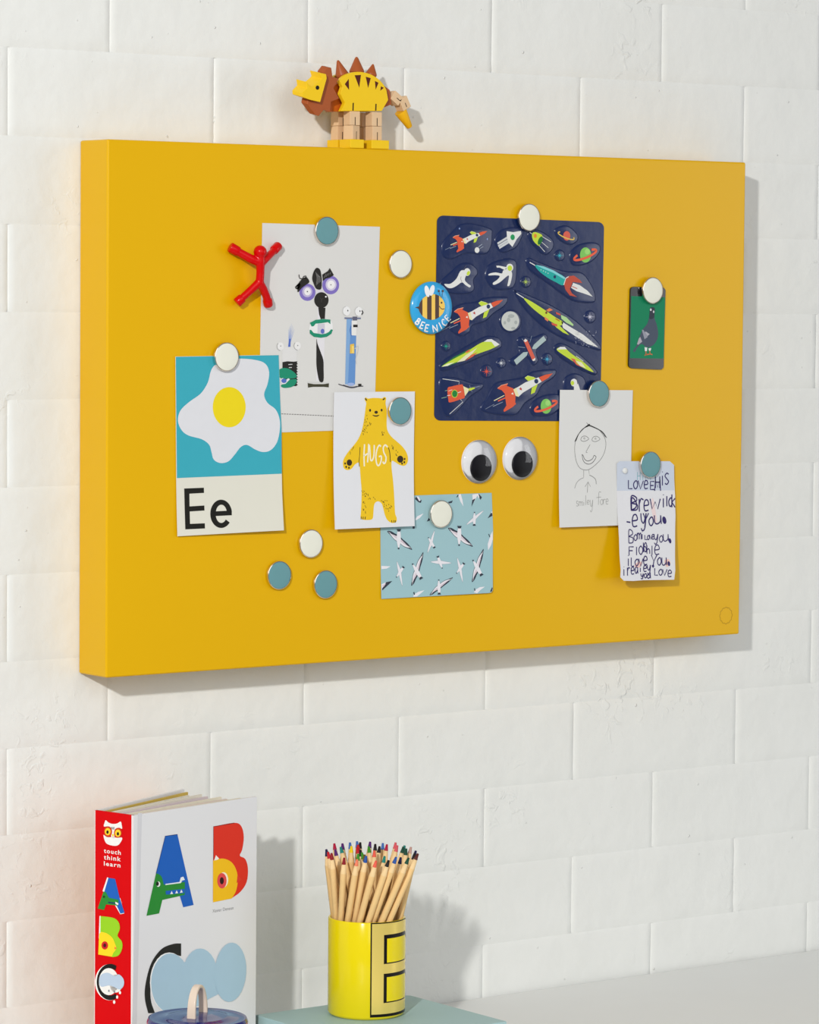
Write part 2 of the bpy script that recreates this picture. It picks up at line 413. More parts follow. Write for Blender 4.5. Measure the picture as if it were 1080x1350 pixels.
# ------------------------------------------------------------------ round magnets
CHROME = mat('polished_metal', (225, 215, 205), 0.14, metal=1.0)
TEAL = mat('magnet_teal', (104, 152, 158), 0.42, vary=0.015); CREAM = mat('magnet_cream', (232, 232, 218), 0.42, vary=0.015)
BT = {}
def magnet(px, colour, off, label):
    T = 0.0047; c = on_y(px[0], px[1], -BDP-off-T); base = Vector((c.x, -BDP-off, c.z)); R = 0.0150
    t = thing('round_magnet', label, 'magnet', base, 'round magnets on the board')
    N = Vector((0, -1, 0))
    if 'case' not in BT:
        a = lathe('metal_case', [(0.0138, 0.0002), (0.0146, 0.0007), (R, 0.0016), (R, 0.0036), (R-0.0003, 0.0043), (R-0.0009, 0.0046), (R-0.0011, 0.0040)], CHROME, t, base, N, 48)
        BT['case'] = a.data
    else: link('metal_case', BT['case'], t)
    if colour not in BT:
        b = lathe('colour_face', [(R-0.0011, 0.0038), (R-0.0012, 0.0045), (R-0.0020, 0.0047), (0.006, 0.0048), (0.0, 0.0048)], TEAL if colour == 'teal' else CREAM, t, base, N, 48)
        BT[colour] = b.data
    else: link('colour_face', BT[colour], t)

# ------------------------------------------------------------------ papers on the board
PAPER = mat('white_paper', (218, 217, 214), 0.7, vary=0.01)
def board_surf(h=None, cut=None):
    return Flat((0, -BDP, 0), (1, 0, 0), (0, 0, 1), (0, -1, 0), h, cut)
def curl(px_pivot, direction, amount, reach):
    """paper lifting off the board: quadratic beyond a line through px_pivot"""
    p = BS.uv(px_pivot); d = Vector(direction).normalized()
    def h(u, v):
        s_ = (u-p[0])*d.x+(v-p[1])*d.y
        return amount*(max(0.0, s_)/reach)**2
    return h, ((d.x, d.y), 0.004)
def cbase(px, off=0.0): p = on_y(px[0], px[1], -BDP-off); return p
BK = (38, 36, 33)

# --- drawing of three gadget figures
Z = zc(360, 340, 7.5)
h, ct = curl((420, 400), (0.05, -1), 0.0003, 0.13)
s = board_surf(h, ct); O = 0.0002; TH = 0.00025
t = thing('figure_drawing_sheet', 'tall white sheet with three collaged gadget figures in a row', 'picture', cbase((415, 569)))
sheet('paper', s, [(346, 294), (501, 299), (493.5, 566), (341.5, 571)], TH, PAPER, t, O)
K = O+TH
PUR = (128, 112, 190); GRN = (28, 140, 108); GR = (205, 205, 205); BLU = (100, 146, 205)
it = []
# middle figure: hair, ring eyes, ball head, spiral stick, jaws, foot
it += [(PUR, 'px', Z(*ell(340, 340, 80, 85)), 1), ((190, 180, 215), 'px', Z(*ell(338, 335, 50, 54)), 2), ((236, 234, 236), 'px', Z(*ell(340, 333, 33, 38)), 3), (BK, 'px', Z(*ell(338, 333, 6)), 4),
       (PUR, 'px', Z(*ell(570, 268, 84, 92)), 1), ((205, 198, 222), 'px', Z(*ell(573, 265, 54, 60)), 2), ((238, 236, 238), 'px', Z(*ell(573, 265, 38, 42)), 3), ((120, 116, 118), 'px', Z(*ell(571, 266, 6)), 4)]
it += [(BK, 'px', Z(*cr([(245, 340), (240, 300), (250, 250), (290, 205), (330, 190), (358, 235), (330, 262), (285, 295)], 4)), 5)]
for k in range(7): it.append((BK, 'st', Z(*ell(238+k*3, 292-k*4, 20-k, 16, n=14)), 5, 0.5))
it.append((BK, 'st', Z(*cr([(255, 165), (262, 200), (290, 205), (300, 185), (325, 180), (318, 205)], 5, closed=False)), 5, 0.9))
it += [(BK, 'px', Z(*cr([(385, 205), (395, 150), (415, 110), (437, 98), (465, 120), (478, 190), (480, 260), (470, 310), (425, 305), (400, 255)], 4)), 5)]
for k in range(5): it.append(((150, 148, 146), 'st', Z(*cr([(420+k*9, 140+k*10), (432+k*8, 200), (425+k*10, 270-k*8)], 5, closed=False)), 6, 0.35))
it += [(BK, 'px', Z((490, 230), (485, 165), (540, 130), (560, 100), (600, 170), (560, 195), (520, 205)), 5)]
for k in range(4): it.append(((150, 148, 146), 'st', Z((500+k*20, 200-k*12), (520+k*16, 160-k*6)), 6, 0.35))
it += [((216, 212, 220), 'px', Z((415, 325), (485, 310), (505, 345), (430, 350)), 1)]
it += [(BK, 'px', Z(*ell(477, 417, 71, 78)), 4), ((245, 245, 245), 'px', Z(*ell(520, 384, 8)), 6), ((70, 68, 66), 'st', Z((465, 395), (478, 415), (492, 398)), 5, 0.5), ((70, 68, 66), 'st', Z((478, 415), (478, 440)), 5, 0.5)]
it += [((226, 224, 228), 'px', Z((442, 488), (518, 492), (500, 1215), (428, 1215)), 1), (BK, 'px', Z((446, 490), (518, 493), (512, 610), (472, 610), (455, 560)), 2), (BK, 'px', Z((487, 610), (512, 610), (506, 690), (495, 660)), 2),
       (BK, 'px', Z(*cr([(430, 800), (440, 850), (470, 930), (497, 1010), (500, 1100), (498, 1218), (460, 1222), (440, 1150), (428, 1050), (428, 900)], 3)), 2)]
it += [((234, 234, 234), 'px', Z(*cr([(365, 660), (420, 615), (560, 610), (590, 710), (545, 770), (430, 775), (362, 735)], 4)), 3), ((205, 203, 215), 'px', Z((440, 650), (510, 650), (510, 770), (438, 770)), 4)]
it += [(GRN, 'px', Z((362, 642), (420, 612), (500, 604), (565, 610), (566, 655), (540, 635), (480, 645), (420, 650), (400, 675), (380, 678)), 5),
       (GRN, 'px', Z((360, 712), (375, 712), (400, 742), (440, 748), (480, 755), (520, 748), (550, 732), (572, 706), (590, 710), (575, 750), (530, 780), (470, 790), (400, 780), (362, 748)), 5),
       ((96, 110, 190), 'px', Z(*ell(487, 725, 18, 24)), 6)]
it += [((66, 64, 48), 'px', Z((342, 1238), (400, 1248), (500, 1248), (552, 1240), (550, 1280), (500, 1275), (400, 1275), (345, 1282)), 3), ((208, 208, 206), 'px', Z((335, 1225), (560, 1228), (552, 1240), (342, 1238)), 1)]
# right figure: blue column with tab, cups and runner
it += [(BLU, 'px', Z((728, 600), (778, 600), (822, 770), (810, 1250), (712, 1250)), 2), ((130, 170, 215), 'px', Z((728, 600), (770, 600), (740, 1250), (712, 1250)), 3), ((112, 120, 150), 'px', Z((705, 588), (868, 590), (866, 605), (706, 604)), 4), ((100, 100, 120), 'px', Z((785, 580), (830, 580), (830, 618), (785, 618)), 5),
       ((232, 231, 228), 'px', Z((775, 620), (830, 620), (822, 768), (775, 765)), 4), (BK, 'px', Z((790, 660), (834, 660), (834, 685), (790, 685)), 6),
       ((232, 190, 80), 'px', Z((760, 855), (800, 848), (802, 945), (758, 945)), 5), ((245, 215, 120), 'px', Z((778, 870), (798, 870), (798, 940), (778, 940)), 6),
       ((200, 200, 200), 'st', Z(*cr([(805, 900), (840, 870), (835, 930), (815, 1000), (825, 1050)], 5, closed=False)), 5, 0.8), ((70, 110, 180), 'st', Z(*cr([(770, 670), (760, 720), (775, 770)], 4, closed=False)), 5, 0.8)]
for cx, cy in ((725, 525), (845, 530)):
    it += [((236, 236, 236), 'px', Z(*ell(cx, cy, 38, 46)), 5), ((170, 170, 170), 'st', Z(*ell(cx, cy, 38, 46, a0=100, a1=260, n=12)), 6, 0.4), (BK, 'px', Z(*ell(cx+12, cy-4, 5, 8)), 7)]
it += [(BK, 'st', Z(*cr([(875, 520), (885, 540), (872, 560)], 4, closed=False)), 8, 1.3)]
it += [((58, 58, 66), 'st', Z(*cr([(645, 1248), (690, 1262), (770, 1278), (850, 1270), (890, 1268)], 5, closed=False)), 5, 0.9), ((120, 120, 130), 'st', Z(*cr([(690, 1258), (770, 1282), (830, 1272)], 5, closed=False)), 4, 1.6), (BK, 'px', Z((840, 1245), (872, 1245), (872, 1268), (840, 1268)), 6), ((160, 180, 225), 'px', Z(*ell(768, 1250, 36, 16)), 5)]
# left figure: brush plume, cups, toothed block, green lips
for k in range(7): it.append(((150, 170, 220), 'st', Z((158, 875), (182-30+k*10, 650+abs(k-3)*18)), 2, 0.7, True))
it += [((84, 110, 190), 'px', Z((148, 880), (158, 800), (175, 800), (170, 880)), 3)]
for cx, cy in ((72, 875), (240, 870)):
    it += [((232, 231, 230), 'px', Z(*ell(cx, cy, 34, 40)), 3), ((140, 140, 140), 'st', Z(*ell(cx, cy, 34, 40, a0=90, a1=230, n=12)), 4, 0.5), ((120, 120, 120), 'px', Z(*ell(cx+2, cy-4, 5)), 5)]
it += [((222, 221, 220), 'px', Z((92, 880), (235, 880), (235, 1030), (92, 1030)), 2)]
tooth = [(92, 1030), (140, 1022), (200, 1026), (238, 1022)]
y = 1030
while y < 1260: tooth += [(236, y+10), (244, y+18), (232, y+26)]; y += 26
it += [(BK, 'px', Z(*(tooth+[(228, 1268), (92, 1262)])), 3), ((215, 215, 215), 'st', Z((150, 1055), (190, 1052)), 4, 0.7), ((215, 215, 215), 'st', Z((155, 1085), (185, 1083)), 4, 0.7),
       (GRN, 'px', Z(*cr([(55, 1115), (90, 1090), (150, 1095), (205, 1130), (230, 1160), (222, 1185), (140, 1195), (60, 1180)], 4)), 5), (GRN, 'px', Z(*cr([(75, 1265), (110, 1235), (160, 1205), (228, 1200), (225, 1240), (185, 1275), (110, 1285)], 4)), 5),
       ((225, 225, 230), 'px', Z((70, 1205), (95, 1185), (110, 1215), (150, 1190), (165, 1200), (120, 1245), (85, 1250)), 6), ((84, 110, 190), 'px', Z(*ell(105, 1215, 26, 22)), 7)]
art('figures_print', s, it, t, K)
it = [((120, 118, 116), 'st', [(371+i*3.4, 545.6+0.15*i), (373.4+i*3.4, 545.6+0.15*i)], 1, 0.8) for i in range(35)]
art('caption_print', s, it, t, K)

# --- letter card with a fried egg
Z = zc(220, 440, 4.8235)
h, ct = curl((300, 560), (0.55, -0.83), 0.0075, 0.13)
s = board_surf(h, ct); O = 0.0009; TH = 0.0004
t = thing('letter_card', 'letter card with a fried egg on turquoise above the letters Ee', 'card', cbase((305, 705)))
sheet('card', s, Z((55, 145), (712, 134), (730, 600), (733, 1000), (745, 1250), (68, 1288)), TH, mat('card_cream', (222, 220, 207), 0.6, vary=0.01), t, O)
K = O+TH
art('turquoise_field', s, [((58, 168, 186), 'px', Z((57, 147), (711, 136), (729, 600), (731, 890), (64, 918)), 1)], t, K)
egg = [(70, 555), (85, 490), (140, 435), (215, 380), (260, 310), (280, 235), (310, 195), (370, 165), (460, 158), (560, 166), (625, 190), (650, 245), (640, 320), (618, 385), (640, 440), (690, 480), (716, 540), (718, 610), (700, 690), (660, 740), (610, 752), (560, 735), (510, 707), (470, 720), (430, 770), (390, 812), (340, 822), (298, 800), (283, 750), (268, 705), (220, 670), (140, 648), (95, 615)]
art('egg_white', s, [((220, 221, 226), 'px', Z(*cr(egg, 4)), 2)], t, K)
art('egg_yolk', s, [((236, 213, 22), 'px', Z(*ell(396, 467, 105, 128, n=40)), 3)], t, K)
eo = ell(345, 1145, 69, 90, n=40, a0=-8, a1=-322); ei = ell(346, 1145, 36, 58, n=40, a0=-8, a1=-322)
el = [(hx, hy) for hx, hy in eo]; 
art('letters', s, [((26, 25, 20), 'px', Z((110, 984), (235, 979), (236, 1012), (143, 1017), (144, 1098), (238, 1092), (239, 1124), (145, 1130), (147, 1209), (241, 1205), (242, 1238), (117, 1244)), 2),
    ((26, 25, 20), 'px', Z(*(eo+ei[::-1])), 2), ((26, 25, 20), 'px', Z((290, 1130), (412, 1124), (413, 1154), (290, 1160)), 2)], t, K)

# --- seagull card
Z = zc(495, 640, 6.75)
h, ct = curl((560, 720), (0.2, -1), 0.0012, 0.05)
s = board_surf(h, ct); O = 0.0003; TH = 0.0005
t = thing('seagull_card', 'pale blue card patterned with white flying seagulls', 'card', cbase((575, 785)))
gull_outline = Z((45, 100), (1035, 66), (1048, 400), (1046, 930), (1035, 950), (1010, 957), (55, 1010))
sheet('card', s, gull_outline, TH, mat('card_pale_blue', (158, 194, 201), 0.6, vary=0.012), t, O)
K = O+TH
GW = (232, 230, 236); GD = (52, 58, 72); PK = (214, 196, 206)
def gull(a, b, head, tail, dark, clip=None):
    """a, b wing tips; head/tail ends of the body; dark: black-edged wings"""
    c = ((head[0]+tail[0])/2, (head[1]+tail[1])/2); o = []
    bx, by = tail[0]-head[0], tail[1]-head[1]; bl = math.hypot(bx, by); bx, by = bx/bl, by/bl
    W_ = 0.13*bl
    W_ = (0.17 if dark else 0.13)*bl
    for tip in (a, b):
        tx, ty = tip; L = lambda k, w: (c[0]+(tx-c[0])*k+bx*W_*w, c[1]+(ty-c[1])*k+by*W_*w)   # along the wing, across it (+ = tail side)
        if dark:
            o.append((GD, 'px', Z(*cr([L(0, -0.9), L(0.35, -1.15), L(0.7, -0.6), L(1, 0), L(0.7, 0.75), L(0.35, 0.85), L(0, 0.9)], 3)), 1))
            o.append((GW, 'px', Z(*cr([L(0, -0.8), L(0.33, -1.02), L(0.62, -0.55), L(0.80, -0.05), L(0.6, 0.05), L(0.33, 0.28), L(0, 0.45)], 3)), 2))
            o.append((PK, 'px', Z(*cr([L(0.12, -0.2), L(0.4, -0.3), L(0.62, -0.05), L(0.4, 0.12), L(0.15, 0.25)], 3)), 3))
            o.append((GW, 'st', Z(L(0.72, 0.15), L(0.9, 0.05)), 3, 0.35))
        else:
            o.append(((150, 160, 170), 'px', Z(*cr([L(0, -1.15), L(0.4, -1.15), L(1.02, 0), L(0.45, 0.75), L(0, 1.0)], 4)), 1))
            o.append((GW, 'px', Z(*cr([L(0, -1.0), L(0.4, -0.98), L(0.97, 0), L(0.45, 0.58), L(0, 0.85)], 4)), 2))
    nx, ny = -by, bx; r_ = 0.085*bl
    body = [head, (head[0]+bx*bl*.2+nx*r_*.8, head[1]+by*bl*.2+ny*r_*.8), (c[0]+nx*r_*1.25, c[1]+ny*r_*1.25), (tail[0]-bx*bl*.1+nx*r_*.8, tail[1]-by*bl*.1+ny*r_*.8), (tail[0]-bx*bl*.1-nx*r_*.8, tail[1]-by*bl*.1-ny*r_*.8), (c[0]-nx*r_*1.25, c[1]-ny*r_*1.25), (head[0]+bx*bl*.2-nx*r_*.8, head[1]+by*bl*.2-ny*r_*.8)]
    o.append((GW, 'px', Z(*cr(body, 3)), 5))
    o.append((GD, 'px', Z((tail[0]-bx*bl*.13+nx*r_*.7, tail[1]-by*bl*.13+ny*r_*.7), (tail[0]+nx*r_*1.4, tail[1]+ny*r_*1.4), (tail[0]-nx*r_*1.4, tail[1]-ny*r_*1.4), (tail[0]-bx*bl*.13-nx*r_*.7, tail[1]-by*bl*.13-ny*r_*.7)), 6))
    o.append((GD, 'px', Z(*ell(head[0], head[1], r_*.55, n=8)), 6))
    return o
for g in [((105, 408), (328, 572), (205, 560), (207, 388), 1), ((645, 380), (868, 545), (743, 530), (746, 360), 1),
          ((427, 592), (318, 893), (330, 700), (408, 832), 1), ((963, 564), (858, 860), (868, 668), (945, 802), 1),
          ((690, 818), (482, 975), (562, 842), (566, 970), 1),
          ((527, 400), (463, 600), (470, 465), (525, 556), 0), ((190, 675), (240, 895), (186, 815), (250, 722), 0), ((727, 642), (778, 862), (722, 780), (788, 690), 0),
          ((490, 680), (678, 690), (592, 735), (552, 628), 0), ((965, 222), (808, 350), (880, 240), (878, 358), 0)]:
    art('seagull_print', s, gull(*g), t, K)
# gulls cut off by the card's edges
for part in ([(GW, 'px', Z((355, 300), (372, 275), (428, 248), (395, 290), (357, 312)), 1), (GD, 'px', Z((352, 120), (362, 100), (395, 135), (412, 128), (405, 155), (385, 150)), 1), (GW, 'px', Z((365, 98), (385, 98), (400, 135), (390, 140)), 2)],
    [(GW, 'px', Z((735, 80), (760, 76), (775, 130), (783, 186), (755, 140)), 1), (GD, 'px', Z((720, 105), (735, 80), (742, 86), (730, 105)), 1)],
    [(GW, 'px', Z((862, 80), (915, 74), (895, 115), (868, 160)), 1), (GD, 'px', Z((855, 188), (862, 130), (890, 115)), 2), (GD, 'px', Z((905, 74), (918, 74), (948, 105), (935, 128)), 2), (GW, 'px', Z((900, 74), (915, 74), (925, 105), (918, 115)), 3)],
    [(GD, 'px', Z((645, 148), (688, 134), (680, 155), (655, 160)), 1), (GD, 'px', Z((458, 322), (475, 285), (497, 270), (490, 310)), 1)],
    [(GD, 'px', Z((998, 293), (1025, 250), (1038, 232), (1041, 270)), 1), (GW, 'px', Z((1028, 240), (1039, 228), (1040, 250)), 2), (GW, 'px', Z((1043, 405), (1025, 440), (1000, 520), (1003, 578), (1030, 530), (1045, 480)), 1), (GD, 'px', Z((1004, 432), (1012, 432), (1022, 460), (1014, 460)), 2)],
    [(GW, 'px', Z((53, 715), (135, 720), (100, 740), (53, 745)), 1), (GW, 'px', Z((53, 880), (100, 858), (148, 852), (110, 885), (57, 935)), 1), (GD, 'px', Z((95, 860), (150, 850), (120, 880), (60, 935), (58, 920)), 2), (PK, 'px', Z((60, 890), (95, 872), (70, 905)), 3)],
    [(GW, 'px', Z((335, 990), (345, 968), (385, 945), (437, 932), (395, 968), (370, 988)), 1), (GW, 'px', Z((875, 950), (890, 928), (930, 905), (975, 900), (935, 930), (905, 960)), 1), (GD, 'px', Z((335, 955), (345, 945), (352, 970), (345, 975)), 2), (GD, 'px', Z((877, 918), (885, 912), (890, 935), (882, 940)), 2), (GD, 'px', Z((1020, 945), (1038, 905), (1044, 915), (1036, 945)), 1), (GD, 'px', Z((330, 385), (332, 362), (350, 360), (350, 385)), 1)]):
    for k_, p_ in enumerate(part): art('edge_gull_print', s, [p_], t, K)

# --- bear card
Z = zc(435, 510, 7.108)
h, ct = curl((510, 560), (-0.25, -1), 0.0065, 0.12)
s = board_surf(h, ct); O = 0.0024; TH = 0.0006
t = thing('bear_card', 'white greeting card with a yellow bear whose chest reads HUGS', 'card', cbase((495, 695)))
sheet('card', s, Z((43, 50), (797, 43), (795, 1305), (50, 1336)), TH, mat('card_white', (226, 227, 231), 0.55, vary=0.008), t, O)
K = O+TH
bear = [(325, 120), (335, 98), (356, 110), (400, 104), (450, 104), (490, 108), (506, 95), (526, 102), (524, 130), (522, 160), (532, 210), (533, 280), (532, 350), (540, 410), (575, 465), (625, 510), (675, 555), (715, 610), (732, 665), (725, 715), (695, 740), (650, 730), (610, 705), (580, 695), (578, 760), (590, 860), (600, 980), (606, 1100), (612, 1190), (625, 1225), (622, 1265), (580, 1275), (540, 1250), (515, 1200), (500, 1140), (485, 1095), (455, 1073), (425, 1085), (412, 1120), (407, 1190), (400, 1235), (370, 1247), (310, 1245), (287, 1225), (290, 1180), (295, 1080), (296, 960), (287, 850), (280, 745), (268, 710), (235, 728), (200, 770), (160, 780), (130, 760), (122, 710), (135, 665), (175, 605), (225, 545), (265, 490), (295, 420), (312, 350), (325, 270), (335, 190), (340, 150)]
art('bear_print', s, [((238, 196, 28), 'px', Z(*cr(bear, 3)), 1)], t, K)
DB = (52, 40, 26); it = []
it += [(DB, 'px', Z(*ell(376, 220, 9, 14)), 2), (DB, 'px', Z(*ell(484, 218, 9, 13)), 2), (DB, 'px', Z(*ell(433, 238, 16, 14)), 2), (DB, 'px', Z(*cr([(398, 262), (430, 268), (464, 262), (450, 275), (430, 279), (410, 274)], 3)), 2),
       (DB, 'px', Z(*ell(182, 710, 25, 30)), 2), (DB, 'px', Z(*ell(659, 678, 29, 33)), 2), (DB, 'st', Z((330, 108), (345, 128)), 2, 1.4), (DB, 'st', Z((495, 122), (515, 108)), 2, 1.4)]
for x, y in ((142, 718), (152, 750), (178, 758), (700, 676), (697, 706), (676, 718)): it.append((DB, 'px', Z(*ell(x, y, 8, 11, n=10)), 2))
rb = random.Random(3)
for poly, n in (([(335, 230), (355, 270), (385, 320), (380, 400), (330, 440), (290, 440), (320, 330)], 22), ([(475, 395), (520, 390), (520, 440), (480, 462)], 7), ([(560, 530), (610, 555), (650, 620), (610, 645), (580, 570)], 11),
                ([(300, 965), (345, 965), (360, 1010), (430, 1040), (390, 1065), (340, 1030), (300, 1010)], 16), ([(470, 1050), (540, 1060), (580, 1120), (570, 1165), (530, 1160), (490, 1090)], 18), ([(300, 1050), (325, 1050), (345, 1130), (340, 1180), (305, 1170)], 12), ([(262, 490), (275, 500), (190, 630), (182, 620)], 6)):
    xs = [q[0] for q in poly]; ys = [q[1] for q in poly]; got = 0
    while got < n:
        x, y = rb.uniform(min(xs), max(xs)), rb.uniform(min(ys), max(ys)); ins = False
        for i in range(len(poly)):
            (x1, y1), (x2, y2) = poly[i], poly[i-1]
            if (y1 > y) != (y2 > y) and x < (x2-x1)*(y-y1)/(y2-y1)+x1: ins = not ins
        if ins: it.append((DB, 'st', Z((x, y), (x+rb.uniform(-4, 8), y+12)), 2, 0.55)); got += 1
for x in (294, 312, 332): it.append((DB, 'st', Z((x, 1216), (x-3, 1242)), 2, 0.9))
for x in (578, 598, 612): it.append((DB, 'st', Z((x, 1250), (x+4, 1272)), 2, 0.9))
it += [(DB, 'st', Z((282, 565), (278, 640), (272, 700), (276, 748)), 2, 0.7), (DB, 'st', Z((548, 568), (560, 610), (564, 650), (566, 704)), 2, 0.9)]
o = art('bear_markings', s, it, t, K); o['kind'] = 'stuff'
HW = (244, 238, 214)
it = [(HW, 'st', Z((324, 538), (318, 640), (322, 745)), 2, 1.7), (HW, 'st', Z((362, 535), (360, 620), (352, 708)), 2, 1.7), (HW, 'st', Z((316, 650), (358, 622)), 2, 1.7),
      (HW, 'st', Z(*cr([(370, 545), (376, 620), (380, 680), (396, 688), (412, 640), (415, 545)], 5, closed=False)), 2, 1.7),
      (HW, 'st', Z(*cr([(478, 560), (460, 548), (440, 590), (430, 660), (440, 725), (460, 735), (480, 690), (480, 650), (458, 655)], 5, closed=False)), 2, 1.7),
      (HW, 'st', Z(*cr([(540, 565), (518, 545), (500, 570), (505, 615), (525, 660), (520, 705), (505, 718), (495, 700)], 5, closed=False)), 2, 1.7)]
art('hugs_lettering', s, it, t, K)

# --- pencil drawing of a face
Z = zc(735, 545, 9.0)
h, ct = curl((790, 560), (-0.1, -1), 0.0035, 0.11)
s = board_surf(h, ct); O = 0.0024; TH = 0.0003
t = thing('face_drawing_sheet', 'white sheet with a pencil drawing of a smiling face, lettered smiley fore', 'picture', cbase((785, 694)))
sheet('paper', s, [(738.5, 514), (834.5, 514.5), (832.5, 692), (738, 695.5)], TH, mat('paper_drawing', (222, 222, 220), 0.7, vary=0.01), t, O)
K = O+TH; PG = (128, 128, 126); PD = (66, 66, 66)
it = [(PG, 'st', Z(*cr([(215, 320), (205, 400), (208, 480), (225, 570), (260, 640), (315, 670), (375, 665), (440, 620), (510, 550), (555, 470), (575, 380), (568, 310), (545, 260), (510, 215)], 5, closed=False)), 1, 0.6)]
for k in range(4): it.append((PD, 'st', Z(*cr([(205+k*5, 335-k*3), (245+k*3, 255-k*4), (300+k*2, 190-k*3), (355+k*6, 142+k*2), (385, 128+k*4)], 5, closed=False)), 2, 0.7))
for k in range(4): it.append((PD if k < 3 else PG, 'st', Z(*cr([(360, 130+k*4), (420, 155+k*3), (490, 190+k*2), (540, 225+k*4), (585-k*8, 290-k*6)], 5, closed=False)), 2, 0.6))
it.append((PD, 'st', Z((345, 110), (372, 135)), 2, 0.4))
for cx, cy in ((322, 300), (455, 303)):
    it += [(PG, 'st', Z(*cr([(cx-45, cy+5), (cx-25, cy-25), (cx+15, cy-30), (cx+50, cy), (cx+25, cy+22), (cx-10, cy+32), (cx-40, cy+22), (cx-45, cy+5)], 4, closed=False)), 1, 0.6), (PG, 'st', Z(*ell(cx-2, cy-4, 9, 9, n=10)), 1, 0.5)]
it += [(PG, 'st', Z(*cr([(388, 370), (360, 420), (340, 460), (355, 465)], 4, closed=False)), 1, 0.6),
       (PD, 'st', Z(*cr([(295, 485), (300, 540), (325, 585), (370, 602), (415, 585), (450, 540), (458, 515), (435, 500), (415, 540), (365, 565), (325, 545), (305, 500), (290, 490)], 4, closed=False)), 1, 0.65),
       (PG, 'st', Z((312, 675), (312, 755)), 1, 0.5), (PG, 'st', Z((372, 668), (378, 720)), 1, 0.4), (PG, 'st', Z(*cr([(312, 762), (265, 785), (225, 830), (205, 890)], 4, closed=False)), 1, 0.5), (PG, 'st', Z(*cr([(380, 732), (425, 755), (455, 790), (460, 840)], 4, closed=False)), 1, 0.7),
       (PG, 'st', Z((355, 940), (362, 815)), 1, 0.6), (PG, 'st', Z((328, 870), (364, 812), (392, 868)), 1, 0.5)]
LG = (150, 150, 148)
for ch, x, y, w_, h_ in (('s', 222, 1040, 30, 62), ('m', 258, 1045, 42, 52), ('i', 308, 1035, 12, 58), ('l', 328, 970, 16, 118), ('e', 350, 1030, 30, 50), ('y', 388, 1025, 34, 145), ('f', 462, 930, 62, 155), ('o', 508, 1020, 34, 62), ('r', 545, 1018, 28, 60), ('e', 575, 1015, 30, 65)):
    it += hand(Z, ch, x, y, w_, h_, LG, 0.55)
art('pencil_drawing', s, it, t, K)

# --- child's letter
Z = zc(810, 590, 7.105)
h, ct = curl((855, 635), (-0.12, -1), 0.0145, 0.105)
s = board_surf(h, ct); O = 0.0040; TH = 0.0003
t = thing('childs_letter', 'torn white note covered in purple felt-tip handwriting', 'note', cbase((855, 764)))
sheet('paper', s, Z(*[(28, 150), (50, 128), (520, 128), (560, 165), (562, 300), (570, 450), (574, 640), (570, 900), (572, 1150), (562, 1238), (430, 1240), (270, 1243), (180, 1250), (90, 1248), (58, 1215), (62, 1150), (50, 1000), (46, 850), (38, 700), (25, 420)]), TH, mat('paper_note', (226, 226, 230), 0.7, vary=0.012), t, O)
K = O+TH; IP = (46, 36, 98); TB = (120, 178, 188)
art('tape', s, [(mat('blue_tape', (200, 208, 222), 0.35, vary=0.02), 'px', Z((24, 150), (50, 128), (520, 128), (560, 165), (561, 400), (25, 405)), 1)], t, K)
it = []
for i, ch in enumerate('HINYI'): it += hand(Z, ch, 216+i*38, 230, 26, 75, TB, 0.7, 2)
L1 = [('L', 132, 305, 40, 80), ('o', 178, 310, 42, 75), ('v', 222, 310, 50, 78), ('e', 278, 310, 38, 78), ('E', 338, 318, 36, 75), ('M', 378, 300, 55, 105), ('H', 385, 270, 40, 110), ('i', 440, 225, 20, 130), ('S', 470, 240, 42, 105)]
L2 = [('B', 158, 458, 62, 130), ('D', 160, 470, 50, 115), ('r', 232, 480, 45, 120), ('e', 275, 492, 50, 105), ('w', 335, 480, 95, 95), ('i', 452, 440, 15, 120), ('l', 482, 455, 18, 95), ('o', 508, 470, 35, 80), ('k', 535, 440, 38, 120)]
L3 = [('-', 115, 665, 35, 60), ('e', 165, 630, 55, 115), ('y', 248, 615, 55, 165), ('Y', 270, 615, 50, 130), ('o', 322, 650, 45, 80), ('u', 375, 635, 65, 80), ('.', 448, 638, 40, 85)]
L4 = [('B', 136, 775, 42, 120), ('o', 182, 815, 32, 55), ('m', 215, 800, 36, 60), ('i', 252, 790, 16, 68), ('L', 285, 820, 26, 42), ('o', 308, 822, 22, 40), ('v', 330, 818, 26, 42), ('e', 350, 815, 24, 45), ('y', 372, 810, 40, 95), ('o', 420, 825, 36, 60), ('u', 458, 812, 50, 65), ('.', 508, 845, 26, 58)]
L5 = [('F', 138, 930, 42, 80), ('1', 200, 930, 16, 78), ('O', 230, 920, 36, 82), ('h', 272, 890, 28, 90), ('o', 275, 890, 30, 85), ('h', 305, 915, 28, 80), ('1', 345, 920, 16, 85), ('e', 375, 915, 50, 90)]
L6 = [('i', 122, 1010, 18, 100), ('L', 158, 1030, 30, 80), ('o', 192, 1045, 36, 60), ('v', 228, 1040, 42, 70), ('e', 272, 1020, 38, 80), ('Y', 345, 1005, 55, 120), ('o', 402, 1030, 38, 70), ('u', 445, 1030, 45, 72), ('.', 497, 1060, 26, 55)]
L7 = [('i', 82, 1115, 15, 85), ('r', 122, 1125, 28, 75), ('e', 155, 1120, 32, 68), ('a', 192, 1120, 30, 60), ('i', 238, 1110, 10, 55), ('e', 272, 1105, 32, 58), ('y', 308, 1100, 34, 85), ('L', 378, 1130, 32, 65), ('o', 415, 1140, 36, 55), ('v', 452, 1140, 42, 58), ('e', 500, 1150, 38, 62), ('.', 350, 1095, 24, 30), ('y', 248, 1180, 26, 50), ('o', 278, 1180, 26, 40), ('d', 305, 1170, 36, 55)]
